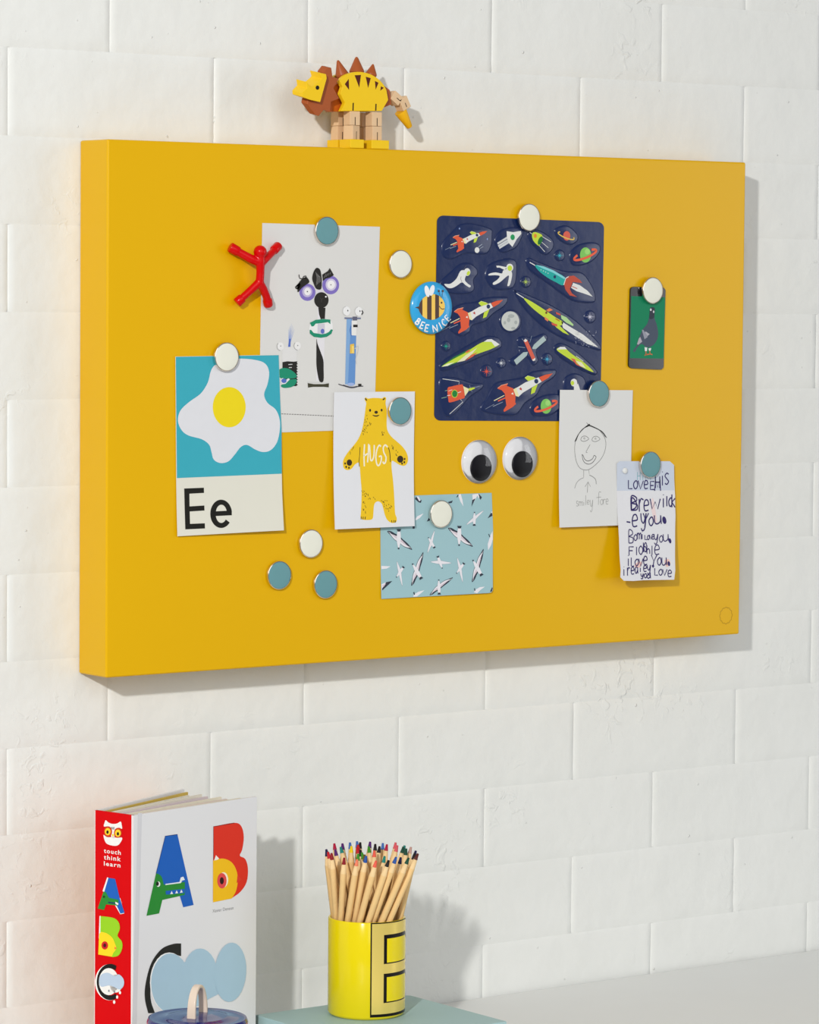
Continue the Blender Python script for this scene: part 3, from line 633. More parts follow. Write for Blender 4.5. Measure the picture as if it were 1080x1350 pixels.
for ln, wd in ((L1, 1.0), (L2, 1.15), (L3, 1.15), (L4, 0.85), (L5, 0.9), (L6, 0.95), (L7, 0.9)):
    for ch, x, y, w_, h_ in ln:
        if ch == '.': it.append((IP, 'px', Z(*ell(x+w_/2, y+h_/2, w_*0.46, h_*0.42, rot=-12)), 3)); continue
        it += hand(Z, ch, x, y, w_, h_, IP, wd*(2.2 if ch == '.' else 1.35), 3)
art('handwriting', s, it, t, K)
PKS = (240, 200, 190)
for p_ in [(PKS, 'px', Z(*cr([(190, 1100), (230, 1068), (262, 1080), (240, 1120), (205, 1125)], 4)), 1), (PKS, 'px', Z(*cr([(470, 1060), (510, 1045), (525, 1090), (490, 1120)], 4)), 1), ((236, 214, 214), 'px', Z(*cr([(345, 560), (360, 470), (380, 560), (400, 690), (375, 690)], 4)), 1)]: art('pink_smudge', s, [p_], t, K)
c = Vector(s.pos(*s.uv(Z((93, 216))[0], K), K))
lathe('pearl_pin', [(0.0030, 0), (0.0034, 0.0008), (0.0032, 0.0022), (0.0018, 0.0032), (0, 0.0034)], mat('pearl', (225, 226, 224), 0.15, coat=0.6), t, c, (0, -1, 0), 20)

# --- pigeon magnet
Z = zc(815, 355, 9.64)
s = board_surf(); O = 0.0001; TH = 0.0022
t = thing('pigeon_magnet', 'small dark tall magnet showing a grey pigeon on green', 'picture magnet', cbase((852, 486)))
rr = []
q = [(160, 225), (603, 232), (578, 1275), (138, 1258)]
for (cx, cy, a0) in ((205, 268, 180), (560, 276, 270), (536, 1228, 0), (182, 1212, 90)): rr += ell(cx, cy, 44, 46, n=8, a0=a0, a1=a0+90)
bevel(sheet('plate', s, Z(*rr), TH, mat('pigeon_plate_black', (20, 20, 26), 0.25, coat=1.5), t, O), 0.0004)
K = O+TH
it = [((14, 128, 88), 'px', Z((168, 340), (598, 358), (578, 1135), (150, 1130)), 1)]
art('green_field', s, it, t, K)
PGN = (74, 84, 100)
it = [(PGN, 'px', Z(*cr([(405, 500), (430, 482), (465, 495), (465, 560), (462, 620), (490, 700), (508, 800), (500, 880), (460, 950), (400, 990), (350, 985), (300, 950), (240, 1000), (215, 1050), (190, 1035), (240, 960), (262, 880), (310, 770), (370, 690), (395, 600)], 4)), 2),
      ((52, 58, 70), 'px', Z(*cr([(405, 500), (430, 482), (465, 495), (462, 560), (452, 620), (400, 630), (398, 560)], 4)), 3), ((215, 215, 220), 'px', Z(*ell(414, 514, 11, 16)), 4), ((200, 200, 205), 'px', Z(*ell(450, 540, 10, 16)), 4),
      ((150, 152, 165), 'px', Z((300, 770), (320, 770), (375, 860), (335, 890)), 3), ((176, 170, 180), 'px', Z((262, 880), (280, 860), (305, 920), (255, 960), (240, 950)), 3), ((172, 172, 182), 'px', Z((340, 800), (350, 790), (400, 825), (370, 850)), 3),
      ((225, 225, 225), 'px', Z((335, 990), (370, 995), (365, 1040), (340, 1040)), 3), ((225, 225, 225), 'px', Z((385, 1005), (420, 1000), (412, 1035), (390, 1035)), 3),
      ((200, 110, 70), 'st', Z((350, 1040), (355, 1085), (335, 1095)), 3, 1.3), ((200, 110, 70), 'st', Z((355, 1085), (400, 1078)), 3, 1.3), ((200, 110, 70), 'st', Z((400, 1035), (405, 1075), (435, 1085)), 3, 1.3)]
art('pigeon_print', s, it, t, K)

# ------------------------------------------------------------------ puffy sticker sheet
Z4 = zc(565, 255, 4.354); ZA = zc(570, 280, 9.0); ZB = zc(680, 280, 9.0); ZC = zc(570, 420, 9.0); ZD = zc(680, 420, 9.0)
NAVY = mat('navy_vinyl', (16, 36, 82), 0.36, coat=1.3, coat_rough=0.16, vary=0.06, vscale=25, bump=0.0024, bscale=30)
s = board_surf(); O = 0.0001; TH = 0.0006
t = thing('sticker_sheet', 'navy blue sheet of puffy space stickers with rockets, planets and astronauts', 'sticker sheet', cbase((680, 555)))
rr = []
for (cx, cy, a0) in ((86, 163, 180), (972, 200, 270), (950, 1272, 0), (70, 1268, 90)): rr += ell(cx, cy, 36, 36, n=8, a0=a0, a1=a0+90)
sheet('sheet', s, Z4(*rr), TH, NAVY, t, O)
K0 = O+TH; PH = 0.0011
def puffy(outline):
    uv = [s.uv(p, K0) for p in cr(outline, 4)]; n = len(uv)
    area = sum(uv[i][0]*uv[(i+1) % n][1]-uv[(i+1) % n][0]*uv[i][1] for i in range(n)); sg = 1 if area > 0 else -1
    nr = []
    for i in range(n):
        a, b = uv[i-1], uv[(i+1) % n]; dx, dy = b[0]-a[0], b[1]-a[1]; l = math.hypot(dx, dy) or 1; nr.append((-dy/l*sg, dx/l*sg))
    V, F = [], []
    for d, z in ((0, 0.0), (0.0004, 0.0005), (0.0011, 0.0009), (0.0022, PH)):
        V += [s.pos(u+nr[i][0]*d, v+nr[i][1]*d, K0+z) for i, (u, v) in enumerate(uv)]
    for k in range(3):
        for i in range(n): F.append((k*n+i, k*n+(i+1) % n, (k+1)*n+(i+1) % n, (k+1)*n+i))
    top = [(uv[i][0]+nr[i][0]*0.0022, uv[i][1]+nr[i][1]*0.0022) for i in range(n)]
    F += [tuple(3*n+j for j in f) for f in tessellate_polygon([[Vector((a, b, 0)) for a, b in top]])]
    o = mesh_obj('puffy_sticker', V, F, NAVY, t, smooth=True)
    bm = bmesh.new(); bm.from_mesh(o.data); bmesh.ops.recalc_face_normals(bm, faces=bm.faces[:])
    if sum((f.normal.y*f.calc_area() for f in bm.faces)) > 0: bmesh.ops.reverse_faces(bm, faces=bm.faces[:])
    bm.to_mesh(o.data); bm.free(); return o
KP = K0+PH
OR = (222, 92, 60); WH = (226, 227, 224); LM = (196, 218, 66); LN = (34, 52, 92); CY = (60, 176, 196); GRE = (28, 140, 78)
def sticker(name, outline, items): return art(name, s, items, puffy(outline), KP)
def aff(src, dst):
    (x0, y0), (x1, y1), (x2, y2) = src; A = Matrix(((x0, y0, 1), (x1, y1, 1), (x2, y2, 1))).inverted()
    cx = A @ Vector([d[0] for d in dst]); cy = A @ Vector([d[1] for d in dst])
    return lambda *pts: [(cx[0]*a+cx[1]*b+cx[2], cy[0]*a+cy[1]*b+cy[2]) for a, b in pts]
RSRC = [(838, 1038), (255, 1180), (310, 1440)]
def rocket(f):
    return [((228, 220, 170), 'st', f((215, 1312), (325, 1258)), 1, 0.9), (OR, 'st', f((255, 1318), (335, 1285)), 1, 1.4), ((150, 160, 178), 'st', f((200, 1375), (305, 1330)), 1, 0.6), ((150, 160, 178), 'st', f((120, 1400), (215, 1350)), 1, 0.35),
        (OR, 'px', f((255, 1180), (290, 1150), (370, 1130), (355, 1155), (420, 1185), (442, 1250), (432, 1340), (440, 1356), (400, 1392), (312, 1440), (305, 1420), (340, 1370), (335, 1320), (330, 1240), (300, 1200)), 2), ((240, 180, 150), 'st', f((260, 1175), (300, 1146), (368, 1130)), 3, 0.5), ((240, 235, 225), 'px', f((395, 1245), (415, 1228), (420, 1255)), 3),
        (WH, 'px', f((420, 1195), (465, 1175), (550, 1125), (690, 1075), (720, 1125), (600, 1190), (520, 1235), (470, 1280), (442, 1270)), 3), ((232, 226, 176), 'px', f((420, 1195), (450, 1182), (475, 1275), (445, 1272)), 4),
        (LM, 'px', f((545, 1075), (575, 1052), (660, 1080), (640, 1095), (580, 1112)), 4), (LM, 'px', f((612, 1188), (678, 1145), (640, 1240), (598, 1258)), 4), ((230, 240, 170), 'st', f((548, 1075), (578, 1054), (640, 1072)), 5, 0.4),
        (OR, 'px', f((695, 1075), (760, 1050), (838, 1038), (790, 1085), (722, 1125)), 4), (LN, 'px', f(*ell(663, 1117, 21, 25)), 5), ((190, 60, 50), 'px', f(*star(497, 1195, 22, 5, 0.42)), 5)]
A2 = lambda *p: ZA(*p)
sticker('rocket_print', ZA((105, 430), (130, 340), (240, 220), (330, 140), (480, 130), (690, 190), (712, 260), (700, 400), (620, 500), (400, 490), (230, 560), (130, 530)),
    rocket(aff(RSRC, ZA((650, 222), (240, 300), (290, 475))))+[(WH, 'px', ZA(*ell(530, 447, 28, 34)), 3), ((170, 180, 195), 'st', ZA((545, 410), (590, 378)), 2, 0.6), ((170, 180, 195), 'st', ZA((565, 430), (605, 405)), 2, 0.5), ((150, 170, 220), 'px', ZA(*star(322, 192, 16, 4, 0.4)), 2), ((150, 170, 220), 'px', ZA(*star(652, 316, 16, 4, 0.4)), 2)])
sticker('probe_print', ZA((735, 350), (770, 250), (850, 190), (960, 172), (1062, 190), (1075, 260), (1010, 400), (920, 460), (800, 475)),
    [(WH, 'px', ZA((882, 222), (960, 235), (1050, 220), (1055, 255), (1000, 320), (950, 410), (915, 372), (895, 340), (885, 290)), 2)]+
    [((205, 208, 210), 'px', ZA((770+a, 360+b), (890+a, 285+b), (898+a, 308+b), (778+a, 382+b)), 1) for a, b in ((0, 0), (8, 30), (20, 52))]+[((38, 150, 90), 'px', ZA(*ell(952, 295, 26, 34)), 3)])
sticker('astronaut_print', ZA((90, 830), (230, 690), (330, 610), (440, 600), (530, 670), (535, 740), (490, 800), (500, 900), (440, 965), (250, 970), (130, 930)),
    [(WH, 'px', ZA(*cr([(140, 850), (200, 850), (240, 830), (290, 780), (330, 700), (375, 685), (400, 740), (385, 800), (420, 845), (455, 870), (440, 890), (390, 860), (350, 830), (290, 870), (230, 898), (180, 892)], 3)), 2), (WH, 'px', ZA(*ell(413, 708, 38, 46)), 3), (LM, 'px', ZA(*ell(426, 722, 18, 28, rot=25)), 4), ((90, 90, 100), 'st', ZA((358, 690), (402, 630)), 4, 0.5), ((120, 90, 90), 'st', ZA((340, 760), (335, 790), (350, 825)), 4, 0.4)])
sticker('astronaut_print', ZA((625, 720), (680, 610), (880, 545), (990, 575), (1003, 700), (980, 860), (900, 920), (720, 910), (640, 810)),
    [(WH, 'px', ZA(*cr([(840, 690), (900, 670), (940, 700), (945, 760), (920, 860), (890, 872), (900, 820), (908, 750), (870, 770), (800, 830), (730, 860), (720, 835), (770, 800), (800, 755), (740, 745), (670, 748), (675, 728), (750, 712), (825, 725)], 3)), 2), (WH, 'px', ZA((758, 632), (790, 632), (880, 650), (860, 685), (800, 655), (765, 655)), 2), (WH, 'px', ZA(*ell(918, 655, 42, 46)), 3), (LM, 'px', ZA(*ell(918, 662, 28, 32)), 4)])
sticker('rocket_print', ZA((225, 1150), (350, 1080), (500, 1060), (620, 1010), (860, 998), (897, 1040), (850, 1120), (720, 1210), (620, 1300), (470, 1350), (440, 1425), (350, 1475), (280, 1455), (210, 1400), (190, 1290)), rocket(A2))
sticker('moon_print', ZA(*ell(925, 1292, 132, 140, n=14)), [((198, 202, 198), 'px', ZA(*ell(925, 1290, 106, 102+14)), 2)]+[((168, 174, 172), 'px', ZA(*ell(x, y, a, b, n=14)), 3) for x, y, a, b in ((935, 1230, 38, 22), (905, 1275, 20, 28), (990, 1305, 18, 22), (960, 1375, 26, 16), (860, 1310, 14, 20))])
sticker('capsule_print', ZB((140, 250), (200, 195), (330, 235), (445, 335), (435, 445), (340, 510), (235, 430), (160, 340)),
    [(LM, 'px', ZB(*cr([(192, 260), (215, 235), (260, 242), (318, 280), (285, 390), (255, 385), (205, 330)], 3)), 2), ((30, 110, 50), 'px', ZB(*ell(290, 335, 24, 52, rot=22)), 3), ((226, 140, 50), 'px', ZB(*ell(231, 278, 18, 25)), 3)]+[(WH, 'st', ZB(a, b), 2, 0.6) for a, b in (((310, 285), (418, 350)), ((305, 350), (386, 420)), ((275, 390), (345, 468)), ((165, 235), (200, 262)))])
sticker('planet_print', ZB((470, 190), (600, 152), (720, 240), (738, 330), (650, 390), (530, 345), (468, 270)),
    [((214, 98, 80), 'px', ZB(*ell(605, 278, 42, 56)), 2)]+[((222, 190, 96), 'uv', q, 3) for q in ribbon([s.uv(p, KP) for p in ZB(*ell(597, 277, 102, 26, n=30, rot=22, a0=-30, a1=215))], 0.0013)])
def green_planet(zz, cx, cy, k=1.0):
    return [((128, 196, 96), 'px', zz(*ell(cx, cy, 66*k, 90*k)), 2), ((160, 216, 120), 'px', zz(*ell(cx+20*k, cy-40*k, 30*k, 34*k)), 3)]+[((232, 100, 70), 'uv', q, 4) for q in ribbon([s.uv(p, KP) for p in zz(*ell(cx-5*k, cy-2*k, 142*k, 36*k, n=34, rot=-22, a0=-50, a1=232))], 0.0026*k)]
sticker('planet_print', ZB((640, 570), (650, 460), (760, 375), (920, 352), (1003, 400), (990, 490), (900, 585), (780, 632), (680, 632)), green_planet(ZB, 828, 505))
TL = (36, 168, 160)
sticker('rocket_print', ZB((118, 590), (150, 535), (260, 580), (560, 690), (780, 712), (900, 860), (948, 1000), (910, 1075), (700, 1062), (560, 985), (380, 850), (170, 700)),
    [(WH, 'st', ZB((165, 592), (235, 632)), 2, 1.0), (TL, 'px', ZB(*cr([(230, 625), (330, 645), (450, 695), (585, 775), (560, 865), (480, 830), (370, 770), (270, 690)], 3)), 2), ((130, 208, 214), 'px', ZB((235, 622), (330, 640), (450, 690), (585, 772), (578, 795), (440, 715), (320, 665)), 3), ((190, 80, 62), 'px', ZB((585, 790), (620, 758), (690, 750), (760, 800), (788, 838), (720, 830), (675, 825), (655, 880), (640, 905), (665, 960), (728, 1005), (640, 985), (590, 920), (572, 855)), 3), (WH, 'st', ZB((568, 862), (592, 782), (625, 762)), 4, 1.0), (WH, 'px', ZB((680, 835), (760, 865), (850, 930), (912, 1000), (800, 960), (720, 935), (655, 895)), 4), ((190, 80, 62), 'st', ZB((665, 878), (728, 905)), 5, 0.8), (LN, 'px', ZB(*ell(462, 765, 15, 19)), 4)]+[(WH, 'px', ZB(*ell(x, y, 5, 6, n=8)), 4) for x, y in ((298, 682), (326, 695), (354, 708), (382, 722))])
D2 = lambda *p: ZB(*p)
sticker('rocket_print', ZB((-25, 945), (20, 925), (200, 1000), (440, 1110), (720, 1290), (985, 1545), (1005, 1640), (900, 1620), (620, 1530), (330, 1370), (110, 1160)),
    [(WH, 'st', D2((8, 960), (95, 1015)), 2, 1.0), (LM, 'px', D2(*cr([(92, 1015), (190, 1060), (340, 1155), (480, 1250), (560, 1300), (540, 1340), (480, 1330), (330, 1240), (180, 1120)], 3)), 2), (WH, 'px', D2((540, 1290), (640, 1355), (800, 1450), (900, 1530), (980, 1602), (850, 1560), (700, 1465), (560, 1370)), 2), (LM, 'px', D2((440, 1320), (500, 1325), (600, 1420), (635, 1458), (560, 1425), (480, 1365)), 3), ((176, 214, 150), 'px', D2((535, 1215), (600, 1245), (685, 1330), (680, 1350), (600, 1310), (540, 1260)), 3), ((214, 90, 70), 'px', D2((475, 1180), (530, 1205), (530, 1225), (480, 1205)), 3), ((214, 90, 70), 'px', D2((420, 1308), (490, 1328), (490, 1355), (430, 1335)), 4), ((226, 130, 84), 'px', D2((360, 1160), (400, 1135), (440, 1158), (390, 1180)), 3), ((226, 130, 84), 'px', D2((340, 1235), (390, 1270), (380, 1295), (345, 1270)), 3), ((120, 70, 40), 'px', D2(*ell(362, 1190, 12, 15)), 4), ((190, 80, 40), 'st', D2((470, 1260), (520, 1290)), 4, 1.0)]
    +[((176, 180, 200), 'px', D2(*ell(x, y, 4, 4, n=6)), 2) for x, y in [(random.uniform(700, 960), random.uniform(1400, 1600)) for _ in range(60)] if (y-1400) > (x-700)*0.62-10 or (y-1380) < (x-700)*0.5] )
sticker('pod_print', ZC((82, 590), (110, 510), (300, 385), (480, 280), (640, 205), (780, 225), (828, 300), (790, 365), (600, 450), (380, 545), (150, 625)),
    [((40, 120, 60), 'px', ZC((105, 565), (250, 460), (440, 360), (560, 310), (400, 480), (200, 560)), 2), (LM, 'px', ZC(*cr([(110, 570), (250, 480), (400, 400), (520, 320), (610, 275), (700, 270), (790, 305), (700, 360), (560, 410), (400, 470), (250, 530)], 3)), 3), (WH, 'px', ZC((610, 275), (650, 248), (700, 243), (745, 270), (798, 308), (740, 330), (700, 275)), 4), ((230, 226, 190), 'px', ZC((290, 520), (400, 430), (480, 380), (530, 345), (470, 420), (380, 500)), 4), ((220, 100, 70), 'px', ZC((390, 500), (460, 430), (535, 400), (480, 450)), 5), ((220, 100, 70), 'px', ZC((385, 400), (440, 365), (445, 385), (410, 405)), 5), ((230, 236, 200), 'px', ZC((105, 572), (180, 535), (260, 520), (180, 562)), 4)])
sticker('capsule_print', ZC((80, 730), (180, 690), (330, 715), (470, 760), (592, 768), (590, 835), (440, 940), (340, 1060), (230, 1160), (150, 1150), (90, 1000)),
    [(OR, 'px', ZC(*cr([(180, 830), (230, 805), (340, 782), (365, 800), (385, 930), (340, 955), (210, 995), (190, 960)], 3)), 2), ((34, 130, 60), 'px', ZC(*ell(264, 892, 30, 40)), 4), (LM, 'px', ZC(*ell(264, 892, 37, 47)), 3), ((230, 226, 180), 'px', ZC((365, 800), (435, 835), (430, 860), (388, 920)), 2), (LM, 'px', ZC((430, 828), (500, 815), (505, 830), (440, 860)), 3), (WH, 'st', ZC((122, 715), (318, 744), (315, 780)), 2, 0.6), (WH, 'st', ZC((335, 958), (362, 990), (205, 1132)), 2, 0.6), (WH, 'st', ZC((190, 860), (235, 845)), 3, 0.5), (WH, 'st', ZC((285, 885), (340, 868)), 3, 0.7), (WH, 'st', ZC((175, 915), (215, 908)), 3, 0.6), ((150, 190, 160), 'st', ZC((108, 945), (170, 930)), 2, 0.5), ((150, 190, 160), 'st', ZC((150, 858), (180, 850)), 2, 0.5), ((150, 160, 190), 'st', ZC((505, 820), (560, 800)), 2, 0.4), ((150, 160, 190), 'st', ZC((440, 790), (470, 870)), 2, 0.4)])
f3 = aff(RSRC, [ZD((437, 650))[0], ZC((770, 830))[0], ZC((850, 1108))[0]])
sticker('rocket_print', ZC((572, 1050), (640, 940), (740, 770), (900, 725), (1080, 690), (1190, 625), (1430, 598), (1472, 640), (1430, 710), (1300, 800), (1230, 920), (1100, 1010), (1000, 1140), (860, 1155), (620, 1115)), rocket(f3))
sticker('satellite_print', ZD((-80, 500), (40, 395), (15, 250), (90, 205), (190, 225), (330, 175), (378, 245), (250, 375), (268, 500), (205, 560), (120, 460), (0, 565)),
    [((172, 190, 190), 'px', ZD((195, 350), (215, 310), (330, 205), (362, 255), (240, 360), (200, 362)), 2), ((172, 190, 190), 'px', ZD((145, 395), (130, 440), (10, 550), (-22, 495), (90, 400)), 2), ((214, 98, 78), 'px', ZD((92, 262), (110, 240), (138, 255), (232, 470), (225, 500), (195, 495)), 3), ((226, 222, 214), 'px', ZD((92, 268), (110, 240), (138, 255), (120, 280)), 4), ((226, 222, 214), 'px', ZD((192, 490), (232, 465), (230, 495), (205, 505)), 4), ((150, 165, 185), 'st', ZD((30, 335), (110, 345)), 2, 0.5), ((150, 165, 185), 'st', ZD((165, 285), (190, 205)), 2, 0.5), ((150, 165, 185), 'st', ZD((75, 240), (100, 270)), 2, 0.5)])
sticker('pod_print', ZD((448, 360), (495, 295), (600, 310), (760, 420), (950, 600), (962, 660), (900, 665), (700, 580), (520, 460)),
    [(LM, 'px', ZD(*cr([(485, 370), (520, 340), (580, 345), (640, 400), (720, 460), (820, 530), (925, 635), (820, 595), (700, 520), (560, 430)], 3)), 3), (WH, 'px', ZD((485, 368), (525, 335), (580, 335), (605, 365), (540, 365)), 4), ((214, 98, 78), 'px', ZD((650, 470), (700, 480), (720, 530), (790, 580), (720, 550)), 4), ((230, 226, 190), 'px', ZD((710, 500), (780, 520), (830, 590), (760, 560)), 5), ((230, 236, 210), 'st', ZD((715, 445), (800, 505)), 4, 0.6)])
sticker('astronaut_print', ZD((562, 760), (600, 680), (700, 648), (800, 690), (835, 770), (838, 900), (700, 930), (580, 890)), [(WH, 'px', ZD(*ell(690, 760, 40, 46)), 3), (LM, 'px', ZD(*ell(672, 765, 20, 26)), 4), (WH, 'px', ZD((690, 790), (740, 770), (765, 850), (780, 890), (690, 890)), 2), ((90, 90, 100), 'st', ZD((735, 780), (715, 690)), 4, 0.5)])
sticker('planet_print', ZD((165, 1080), (200, 985), (300, 920), (450, 892), (560, 930), (560, 1020), (450, 1130), (330, 1165), (205, 1155)), green_planet(ZD, 360, 1040, 0.98))
for zz, x, y, r_, c in ((ZB, 118, 825, 70, (180, 205, 96)), (ZB, 520, 512, 68, CY), (ZB, 880, 1240, 76, (206, 206, 222)), (ZC, 162, 328, 62, (36, 160, 136)), (ZC, 817, 528, 64, (214, 218, 224)), (ZC, 643, 628, 80, (226, 86, 62)), (ZD, 372, 482, 72, (76, 168, 206))):
    sticker('star_print', zz(*ell(x, y, r_*0.95, r_*1.05, n=12)), [(c, 'px', zz(*star(x, y, r_*0.82, 8, 0.16)), 2)])

# ------------------------------------------------------------------ bee badge
Z = zc(490, 310, 8.308); RB = 0.0279; HB = 0.0075
bc = on_y(568.9, 405.8, -BDP-0.0012-0.003)
t = thing('bee_badge', 'round sky blue badge with a striped bee reading BEE NICE', 'badge', (bc.x, -BDP-0.0009, bc.z))
bO = Vector((bc.x, -BDP-0.0009, bc.z))
dome = lambda r: HB-0.0042*(min(r/RB, 1.0))**9
lathe('button', [(RB-0.004, 0.0004), (RB-0.0008, 0.0006), (RB, 0.0018), (RB, dome(RB)), (RB*0.985, dome(RB*0.985)), (RB*.96, dome(RB*.96)), (RB*.92, dome(RB*.92)), (RB*.86, dome(RB*.86)), (RB*.78, dome(RB*.78)), (RB*.6, dome(RB*.6)), (RB*.3, dome(RB*.3)), (0, HB)], mat('badge_blue', (54, 166, 224), 0.22, coat=0.8, coat_rough=0.06), t, bO, (0, -1, 0), 64)
s = Flat(bO, (1, 0, 0), (0, 0, 1), (0, -1, 0), lambda u, v: dome(math.hypot(u, v)))
BB = (86, 66, 60); BY = (246, 204, 96); K = 0.00012
bee = cr([(515, 800), (540, 720), (600, 665), (670, 645), (740, 665), (785, 715), (803, 780), (785, 850), (730, 905), (660, 928), (590, 910), (540, 865)], 5)
it = [(BY, 'px', Z(*bee), 1)]
def clipx(poly, x0, x1):
    def cl(P, x, keep):
        o = []
        for i in range(len(P)):
            a, b = P[i-1], P[i]; ia, ib = keep(a[0]), keep(b[0])
            if ia != ib: tt = (x-a[0])/(b[0]-a[0]); o.append((x, a[1]+(b[1]-a[1])*tt))
            if ib: o.append(b)
        return o
    return cl(cl(poly, x0, lambda v: v >= x0), x1, lambda v: v <= x1)
for x0, x1 in ((505, 556), (608, 656), (696, 738)): it.append((BB, 'px', Z(*clipx(bee, x0, x1)), 2))
it += [((240, 240, 242), 'px', Z(*ell(607, 615, 26, 64, rot=-12)), 3), ((240, 240, 242), 'px', Z(*ell(660, 605, 26, 60, rot=14)), 3), (BB, 'px', Z((475, 792), (520, 780), (518, 808)), 2),
       (BB, 'px', Z(*ell(735, 612, 11, 13)), 3), (BB, 'px', Z(*ell(779, 612, 11, 13)), 3), (BB, 'st', Z((738, 620), (755, 690)), 3, 0.5), (BB, 'st', Z((778, 620), (766, 692)), 3, 0.5), (BB, 'px', Z(*ell(765, 740, 9, 11)), 3), (BB, 'st', Z(*cr([(740, 775), (758, 802), (780, 810), (797, 805)], 4, closed=False)), 3, 0.8)]
art('bee_print', s, it, t, K)
it = []
for ch, cx, cy, ang, w_, h_ in (('B', 512, 948, 32, 34, 66), ('E', 557, 988, 22, 34, 70), ('E', 607, 1018, 12, 36, 72), ('N', 695, 1022, -10, 46, 78), ('I', 752, 992, -26, 20, 76), ('C', 793, 957, -34, 40, 72), ('E', 832, 908, -44, 34, 66)):
    a = math.radians(ang)
    for st in GL[ch]:
        p = [((x-.5)*w_, (.5-y)*h_) for x, y in st]; p = [(cx+x*math.cos(a)-y*math.sin(a), cy+x*math.sin(a)+y*math.cos(a)) for x, y in p]
        if ch == 'C': p = cr(p, 4, closed=False)
        p = [(p[i][0]+(p[i+1][0]-p[i][0])*k/5, p[i][1]+(p[i+1][1]-p[i][1])*k/5) for i in range(len(p)-1) for k in range(5)]+[p[-1]]
        it.append(((244, 246, 248), 'st', Z(*p), 2, 1.35))
art('bee_nice_lettering', s, it, t, 0.0004)

# ------------------------------------------------------------------ googly eyes
def clear_plastic():
    m = bpy.data.materials.new('clear_plastic_dome'); m.use_nodes = True; nt = m.node_tree; out = nt.nodes['Material Output']; nt.nodes.remove(nt.nodes['Principled BSDF'])
    tr = nt.nodes.new('ShaderNodeBsdfTransparent'); gl = nt.nodes.new('ShaderNodeBsdfGlossy'); gl.inputs['Roughness'].default_value = 0.05
    fr = nt.nodes.new('ShaderNodeFresnel'); fr.inputs['IOR'].default_value = 1.42; mx = nt.nodes.new('ShaderNodeMixShader')
    nt.links.new(fr.outputs[0], mx.inputs[0]); nt.links.new(tr.outputs[0], mx.inputs[1]); nt.links.new(gl.outputs[0], mx.inputs[2]); nt.links.new(mx.outputs[0], out.inputs[0])
    return m
CLEAR = clear_plastic(); EYEW = mat('eye_white', (244, 244, 246), 0.45); EYEB = mat('eye_black', (14, 12, 22), 0.35)
RE = 0.0236
for px, pp, lb in (((632.8, 608.8), (634.4, 616.8), 'googly eye with black pupil, the left one of the pair'), ((686.7, 604.3), (689.0, 612.0), 'googly eye with black pupil, the right one of the pair')):
    c = on_y(px[0], px[1], -BDP-0.003); b = Vector((c.x, -BDP-0.0001, c.z)); p = on_y(pp[0], pp[1], -BDP-0.0035)
    t = thing('googly_eye', lb, 'googly eye', b, 'pair of googly eyes'); N = (0, -1, 0)
    lathe('backing', [(RE-0.0004, 0), (RE, 0.0004), (RE, 0.0016), (RE-0.0008, 0.0020), (0, 0.0020)], EYEW, t, b, N, 56)
    d = [(RE*math.cos(a), 0.0018+0.0078*math.sin(a)) for a in [math.radians(9*i) for i in range(11)]]
    d[-1] = (0.0, d[-1][1])
    V0 = lathe('clear_dome', d, CLEAR, t, b, N, 56)
    bm = bmesh.new(); bm.from_mesh(V0.data); bmesh.ops.delete(bm, geom=[f for f in bm.faces if len(f.verts) > 4], context='FACES_ONLY'); bm.to_mesh(V0.data); bm.free()
    lathe('pupil', [(0.0138, 0.0022), (0.0144, 0.0026), (0.0144, 0.0036), (0.0138, 0.0041), (0, 0.0041)], EYEB, t, Vector((p.x, b.y, p.z)), N, 48)

# ------------------------------------------------------------------ red bendy figure
RED = mat('red_rubber', (206, 2, 8), 0.3, spec=0.16, coat=0.4, coat_rough=0.12)
Zr = zc(295, 305, 12.0)
def rp(x, y, off): q = Zr((x, y))[0]; return on_y(q[0], q[1], -BDP-off)
def tube_mesh(pts, rad, n=16):
    V, F = [], []
    for i, p in enumerate(pts):
        a = pts[max(0, i-1)]; b = pts[min(len(pts)-1, i+1)]; d = (b-a).normalized()
        e1 = d.cross(Vector((0, 1, 0.01))).normalized(); e2 = d.cross(e1)
        for k in range(n):
            q = 2*math.pi*k/n; V.append(p+(e1*math.cos(q)+e2*math.sin(q))*rad[i])
    for i in range(len(pts)-1):
        for k in range(n): F.append((i*n+k, i*n+(k+1) % n, (i+1)*n+(k+1) % n, (i+1)*n+k))
    F += [tuple(reversed(range(n))), tuple((len(pts)-1)*n+k for k in range(n))]
    return V, F
t = thing('bendy_figure', 'red rubber bendy man magnet with arms and legs spread', 'toy', (rp(577, 700, 0).x, -BDP, rp(577, 1200, 0).z))
V, F = [], []
def addm(m):
    n = len(V); V.extend(m[0]); F.extend([tuple(n+i for i in f) for f in m[1]])
hd = rp(577, 325, 0.016)
sv = [(0.0069*math.sin(math.radians(a)), -0.0069*math.cos(math.radians(a))) for a in range(0, 181, 15)]
n0 = len(V)
for i in range(1, 12):
    for k in range(20):
        q = 2*math.pi*k/20; V.append(hd+Vector((math.cos(q)*sv[i][0], math.sin(q)*sv[i][0], sv[i][1])))
for i in range(10):
    for k in range(20): F.append((n0+i*20+k, n0+i*20+(k+1) % 20, n0+(i+1)*20+(k+1) % 20, n0+(i+1)*20+k))
F += [tuple(n0+k for k in reversed(range(20))), tuple(n0+200+k for k in range(20))]
